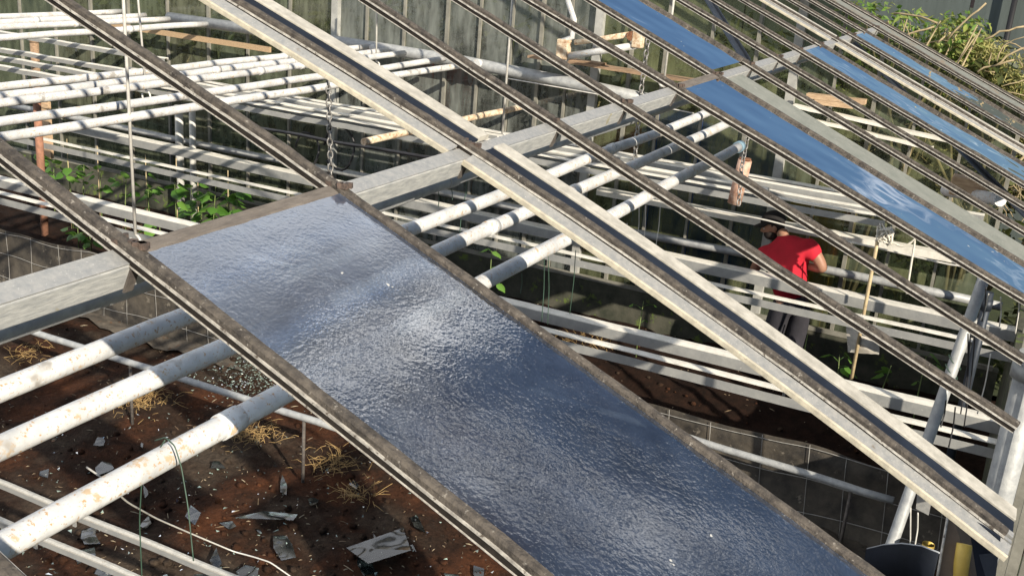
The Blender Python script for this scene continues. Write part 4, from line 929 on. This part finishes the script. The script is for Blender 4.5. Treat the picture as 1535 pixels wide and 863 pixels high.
def shard(pts3, lab, grp, nm='glass_shard', mat=GLASS_SHARD):
    n = len(pts3); b = MB(); up = Vector((0, 0, .004))
    b.add(list(pts3)+[p+up for p in pts3], [tuple(range(n))[::-1], tuple(range(n, 2*n))]+[(i, (i+1) % n, (i+1) % n+n, i+n) for i in range(n)])
    return tag(b.build(nm, mat), lab, 'glass shard', grp)
q = [pz(u, v, .06) for u, v in ((519, 818), (604, 792), (616, 826), (552, 842))]
for i, p in enumerate(q): p.z = .045 + (.02 if i in (1, 2) else 0)
shard(q, 'big four sided dark glass piece lying at the bottom beside the hammered pane', None)
q = [pz(u, v, .05) for u, v in ((352, 776), (395, 766), (446, 771), (440, 780))]
shard(q, 'long pale glass sliver on the soil left of the big dark piece', None)
rr = random.Random(21); spots = []
for i in range(50):
    for _ in range(40):
        if i < 34: u, v = rr.uniform(10, 760), rr.uniform(650, 862)
        else: u, v = rr.uniform(1000, 1350), rr.uniform(690, 850)
        if u > 500 and v < 690 + (u-500)*.6 and i < 34 and u < 780: continue
        if all((u-a)**2+(v-c)**2 > 28**2 for a, c in spots): break
    spots.append((u, v)); p = pz(u, v, .03); p.z = gz(p.x, p.y)+.028
    k = rr.randint(4, 6); a0 = rr.uniform(0, 6.3); s = rr.uniform(.04, .14); tilt = Vector((rr.gauss(0, .10), rr.gauss(0, .10), 1)).normalized()
    ax = tilt.orthogonal().normalized(); ay = tilt.cross(ax); el = rr.uniform(.25, .75)
    pts = [p + (ax*math.cos(a0+6.283*j/k) + ay*el*math.sin(a0+6.283*j/k))*s*rr.uniform(.4, 1.35) for j in range(k)]
    low = min(q.z for q in pts)-gz(p.x, p.y); pts = [q+Vector((0, 0, max(0, .002-low))) for q in pts]
    if i < 34: shard(pts, 'jagged dull glass shard lying on the brown soil at lower left', 'glass shards on the soil at lower left')
    else: shard(pts, 'jagged dull glass shard lying on the dark mat at lower right', 'glass shards on the mat at lower right')

# ------------------------------------------------------------------ plants
def plant(base, h, n, size, lab, seed, grp, stake=False, wilt=0, lo=.15):
    rr = random.Random(seed); t = empty('bean_plant'); tag(t, lab, 'plant', grp)
    base = Vector(base); top = base + Vector((rr.uniform(-.04, .04), rr.uniform(-.05, .05), h))
    MB().tube([base-Vector((0, 0, .05)), base.lerp(top, .5)+Vector((0, rr.uniform(-.02, .02), 0)), top], [.008, .006, .003], 6).build('stem', STEM, t)
    b = MB()
    for i in range(n):
        s = rr.uniform(lo, 1); o = base.lerp(top, s); a = rr.uniform(0, 6.3); out_ = rr.uniform(.04, .13)
        c = o + Vector((math.cos(a)*out_, math.sin(a)*out_, rr.uniform(-.01, .06)-wilt)); L = size*rr.uniform(.7, 1.25)
        d = Vector((math.cos(a)*.8, math.sin(a)*.8, -.35-wilt*3+rr.uniform(-.3, .2))).normalized(); wv = d.cross(Vector((rr.gauss(0, .25), rr.gauss(0, .25), 1))).normalized(); nv = wv.cross(d).normalized()
        outl = [(0, 0), (-.12, .38), (.18, .55), (.5, .48), (.8, .22), (1.08, 0), (.8, -.22), (.5, -.48), (.18, -.55), (-.12, -.38)]
        vs = [c + d*(x_*L) + wv*(y_*L) + nv*(-abs(y_)*L*.35 - x_*x_*L*.18) for x_, y_ in outl]; mid = c+d*(.45*L)-nv*(.03*L)
        k0 = len(vs); b.add(vs+[mid], [(k0, j, (j+1) % k0) for j in range(k0)], True)
        b.tube([o, o.lerp(c, .6)+Vector((0, 0, .01)), c], .0022, 4)
    b.build('foliage', LEAF, t)
    if stake: MB().tube([base+Vector((0, .03, -.05)), base+Vector((0, .03, h+.25))], .005, 5).build('stake', BAMBOO, t)
PG = 'young plants in the row at upper left'
prow = [(62, 243, 'leftmost'), (78, 250, None), (105, 252, None), (122, 258, None), (150, 262, None), (185, 275, None), (222, 275, None), (225, 290, None), (268, 283, None), (288, 290, None), (300, 300, None), (318, 292, None), (345, 300, None), (362, 300, None)]
for i, (u, v, _) in enumerate(prow):
    p = px(u, v-4, 9.35 - .25*(i % 3)); top_ = p.z + .06; p.z = gz(p.x, p.y)
    big = u > 260
    plant((p.x, p.y, p.z), top_-p.z, 11 if big else 7, .125 if big else .10,
          'lush green young plant in the brightest clump left of the purlin' if big else 'small green young plant in the dark row at upper left', 100+i,
          'lush young plants beside the purlin' if big else PG, i % 2 == 0, 0, .55)
for i, (u, v, lab) in enumerate(((118, 352, 'young plant below the left rail at the purlin end'), (135, 355, 'pale leafed young plant beside the end of the purlin'), (225, 333, 'young plant showing between the rails and the thin white rod'), (245, 340, 'young plant right of the foot of the thin white rod'), (8, 400, 'leafy plant cut by the left edge of the picture'),
        (740, 390, 'young plant with drooping leaves between the white pipes in the centre'), (963, 462, 'tiny seedling on the red soil left of the near rafter'), (1212, 515, 'leafy plant beside the dark trousers of the person'), (1262, 545, 'low leafy plant on the soil right of the person'), (1325, 560, 'wilting yellowish plant leaning at right of the white bag'), (1390, 548, 'pale low seedling left of the leaning pole'))):
    p = px(u, v-4, (8.3, 8.3, 8.6, 8.6, 7.9, 8.4, 9.4, 9.25, 9.2, 9.0, 9.1)[i]); top_ = max(p.z + .06, .12); p.z = gz(p.x, p.y)
    plant((p.x, p.y, p.z), top_-p.z, 3 if i == 6 else 6, .05 if i == 6 else .10, lab, 200+i, None, False, .03 if i in (9, 5) else 0, .45)

# ------------------------------------------------------------------ person
SKIN = surf('skin', (.36, .19, .12), (.30, .15, .095), 12, (.3, .7), .55, 0, .05)
SHIRT = surf('red_shirt', (.56, .010, .030), (.40, .007, .020), 5, (.3, .7), .85, 0, .5, 9)
PANTS = surf('dark_trousers', (.035, .033, .042), (.02, .019, .025), 7, (.3, .7), .9, 0, .6, 10)
HAIR = surf('dark_beard', (.03, .02, .015), (.015, .01, .008), 60, (.3, .7), .9, 0, .5)
CAPF = surf('dark_cap', (.014, .012, .012), (.009, .008, .008), 20, (.3, .7), .9, 0, .4)
SHOE = surf('work_boot', (.05, .04, .03), (.03, .02, .018), 12, (.3, .7), .8, 0, .3)
PO = empty('person'); tag(PO, 'person in a red T-shirt, dark trousers and dark cap bending to work among the rails', 'person')
def skin(name, verts, edges, radii, mat, root=0, sub=2, parent=PO):
    me = bpy.data.meshes.new(name); me.from_pydata([tuple(v) for v in verts], edges, []); me.update()
    o = bpy.data.objects.new(name, me); col.objects.link(o); o.parent = parent
    m_ = o.modifiers.new('skin', 'SKIN'); m_.use_smooth_shade = True; m_.branch_smoothing = .6
    if not me.skin_vertices: 
        bpy.context.view_layer.objects.active = o
        lay = me.attributes.get('skin')
    sv = me.skin_vertices[0].data if me.skin_vertices else None
    if sv is None:
        bm = bmesh.new(); bm.from_mesh(me); lay = bm.verts.layers.skin.verify()
        bm.verts.ensure_lookup_table()
        for i, v in enumerate(bm.verts):
            r = radii[i]; v[lay].radius = r if isinstance(r, tuple) else (r, r); v[lay].use_root = (i == root)
        bm.to_mesh(me); bm.free()
    else:
        for i, s in enumerate(sv):
            r = radii[i]; s.radius = r if isinstance(r, tuple) else (r, r); s.use_root = (i == root)
    s = o.modifiers.new('sub', 'SUBSURF'); s.levels = sub; s.render_levels = sub
    me.materials.append(mat); return o
F = Vector((.86, .50, 0)).normalized(); Rr = Vector((F.y, -F.x, 0)); Z = Vector((0, 0, 1))
XP = 9.55
pel = Vector((XP, 1.62, .90)); sp1 = pel + Z*.17 + F*.05 - Rr*.03; sp2 = sp1 + Z*.17 + F*.08 - Rr*.05; nk = px(1176, 352, XP+.12); nk.z += 0
shR = px(1214, 366, XP+.03); shL = px(1146, 378, XP+.16)
chest = (shR+shL)/2 - Z*.05
sp2 = sp1.lerp(chest, .55)
hd = px(1160, 338, XP+.22)
elR = shR + Vector((.02, -.13, -.25)); elR = px(1236, 405, XP+.02); wrR = elR + F*.20 - Rr*.12 - Z*.02
elL = shL + Z*-.24 + F*.08 - Rr*.06; wrL = elL + F*.22 + Rr*.06 - Z*.06
hpR = pel + Rr*.10 - Z*.06; hpL = pel - Rr*.10 - Z*.06
knR = hpR - Z*.40 + F*.05; knL = hpL - Z*.40 + F*.09; anR = Vector((knR.x-.04, knR.y, .09)); anL = Vector((knL.x-.02, knL.y+.02, .09))
hf = (F*.35 - Rr*.94).normalized()       # the head turns to the left
body_v = [pel, sp1, sp2, chest, nk, nk.lerp(hd, .45), shR, elR, wrR, wrR+(wrR-elR).normalized()*.07, shL, elL, wrL, wrL+(wrL-elL).normalized()*.07, hpR, knR, anR, hpL, knL, anL]
body_e = [(0, 1), (1, 2), (2, 3), (3, 4), (4, 5), (3, 6), (6, 7), (7, 8), (8, 9), (3, 10), (10, 11), (11, 12), (12, 13), (0, 14), (14, 15), (15, 16), (0, 17), (17, 18), (18, 19)]
body_r = [(.125, .10), (.115, .095), (.125, .10), (.13, .10), .066, .060, .066, .050, .033, (.036, .020), .066, .042, .028, (.034, .018), .085, .058, .04, .085, .058, .04]
# fingers, rooted in the palms
for hand, wr, el, side in (('R', 9, 7, 1), ('L', 13, 11, -1)):
    base = body_v[wr]; d = (base - body_v[el]).normalized(); s = d.cross(Z).normalized(); dn = Vector((0, 0, -1))
    for j, (off, ln) in enumerate(((-.028, .075), (-.010, .085), (.010, .08), (.028, .062))):
        i0 = len(body_v)
        body_v += [base + s*off + d*.03, base + s*off*1.15 + d*(.03+ln*.5) + dn*.012, base + s*off*1.15 + d*(.03+ln*.85) + dn*.04]
        body_e += [(wr, i0), (i0, i0+1), (i0+1, i0+2)]; body_r += [.0095, .009, .0075]
    i0 = len(body_v); body_v += [base - s*.035*side*-1 - d*.01, base + s*.06*side + d*.025 + dn*.02]
    body_e += [(wr, i0), (i0, i0+1)]; body_r += [.012, .009]
skin('body', body_v, body_e, body_r, SKIN)
# head (skull, face) as one shaped mesh
def ellip(name, c, rad, basis, mat, fn=None, parent=PO, nu=28, nv=20):
    vs = []; fs = []
    for i in range(nv+1):
        th = math.pi*i/nv
        for j in range(nu):
            ph = 2*math.pi*j/nu
            p = Vector((math.sin(th)*math.cos(ph), math.sin(th)*math.sin(ph), math.cos(th)))
            q = Vector((p.x*rad[0], p.y*rad[1], p.z*rad[2]))
            if fn: q = fn(q, p)
            vs.append(c + basis[0]*q.x + basis[1]*q.y + basis[2]*q.z)
    for i in range(nv):
        for j in range(nu):
            k = (j+1) % nu; fs.append((i*nu+j, i*nu+k, (i+1)*nu+k, (i+1)*nu+j))
    return MB().add(vs, fs, True).build(name, mat, parent)
hu = (Z*.94 + hf*-.05 + hf*.28).normalized(); hu = (Z - hf*.0 + hf*.30).normalized(); hfw = (hf - hu*hf.dot(hu)).normalized(); hs = hu.cross(hfw)
B3 = (hfw, hs, hu)
def headfn(q, p):
    if p.z < -.1: q = Vector((q.x + .012*max(0, p.x), q.y*(1+.25*p.z), q.z))
    # nose, brow, mouth
    if p.x > .6 and abs(p.y) < .16 and -.45 < p.z < .05: q.x += .028*(1-abs(p.y)/.16)*(1-abs(p.z+.28)/.3 if abs(p.z+.28) < .3 else 0)
    if p.x > .6 and abs(p.y) < .5 and .0 < p.z < .2: q.x += .006
    if p.x > .6 and .12 < abs(p.y) < .4 and -.2 < p.z < 0: q.x -= .007
    return q
ellip('head', hd, (.098, .078, .122), B3, SKIN, headfn)
for s_ in (-1, 1):
    ellip('eye', hd + hfw*.085 + hs*.032*s_ + hu*-.008, (.012, .014, .010), B3, surf('eye', (.7, .68, .64), None, 5, (.3, .7), .2, 0, 0), nu=10, nv=8)
    ellip('ear', hd - hfw*.008 + hs*.078*s_ - hu*.015, (.022, .010, .034), B3, SKIN, nu=12, nv=10)
ellip('lips', hd + hfw*.088 - hu*.070, (.014, .026, .009), B3, surf('lips', (.30, .12, .09), None, 5, (.3, .7), .5, 0, 0), nu=12, nv=8)
ellip('beard', hd + hfw*.028 - hu*.070, (.075, .071, .062), B3, HAIR, lambda q, p: q if p.z < .45 else Vector((q.x, q.y, min(q.z, .03))))
ellip('hair', hd - hfw*.018 + hu*.012, (.086, .083, .098), B3, HAIR)
ellip('cap', hd + hu*.045 - hfw*.004, (.118, .100, .098), B3, CAPF, lambda q, p: Vector((q.x, q.y, max(q.z, -.012))))
b = MB(); vs = []
for i in range(9):
    a = -1.1+2.2*i/8
    for rr_, zz in ((.105, .040), (.185, .022)): vs.append(hd + hfw*(rr_*math.cos(a)) + hs*(.096 if rr_ < .12 else .09)*math.sin(a) + hu*zz)
n_ = len(vs); vs += [v - hu*.006 for v in vs]
fs = [(2*i, 2*i+1, 2*i+3, 2*i+2) for i in range(8)] + [(n_+2*i, n_+2*i+2, n_+2*i+3, n_+2*i+1) for i in range(8)] + [(2*i+1, n_+2*i+1, n_+2*i+3, 2*i+3) for i in range(8)]
b.add(vs, fs, True); b.build('cap_peak', CAPF, PO)
# clothes
slR, slL = shR.lerp(elR, .62), shL.lerp(elL, .62)
hem = pel - Z*.12
skin('shirt', [hem, hem.lerp(chest, .5), chest, nk - (nk-chest)*.02, shR, slR, shL, slL],
     [(0, 1), (1, 2), (2, 3), (2, 4), (4, 5), (2, 6), (6, 7)],
     [(.185, .16), (.19, .16), (.205, .16), .08, .105, .085, .105, .085], SHIRT)
skin('trousers', [pel-Z*.06, pel+Z*.04, hpR-Z*.04, knR, anR+Z*.02, hpL-Z*.04, knL, anL+Z*.02], [(0, 1), (0, 2), (2, 3), (3, 4), (0, 5), (5, 6), (6, 7)],
     [(.165, .145), (.15, .13), .125, .10, .08, .125, .10, .08], PANTS)
for an in (anR, anL):
    skin('boot', [Vector((an.x, an.y, .05)), Vector((an.x, an.y, .05))+F*.12, Vector((an.x, an.y, .035))+F*.20, Vector((an.x, an.y, .05))-F*.05, an+Z*.06], [(0, 1), (1, 2), (0, 3), (0, 4)], [.05, .048, .036, .045, .05], SHOE)
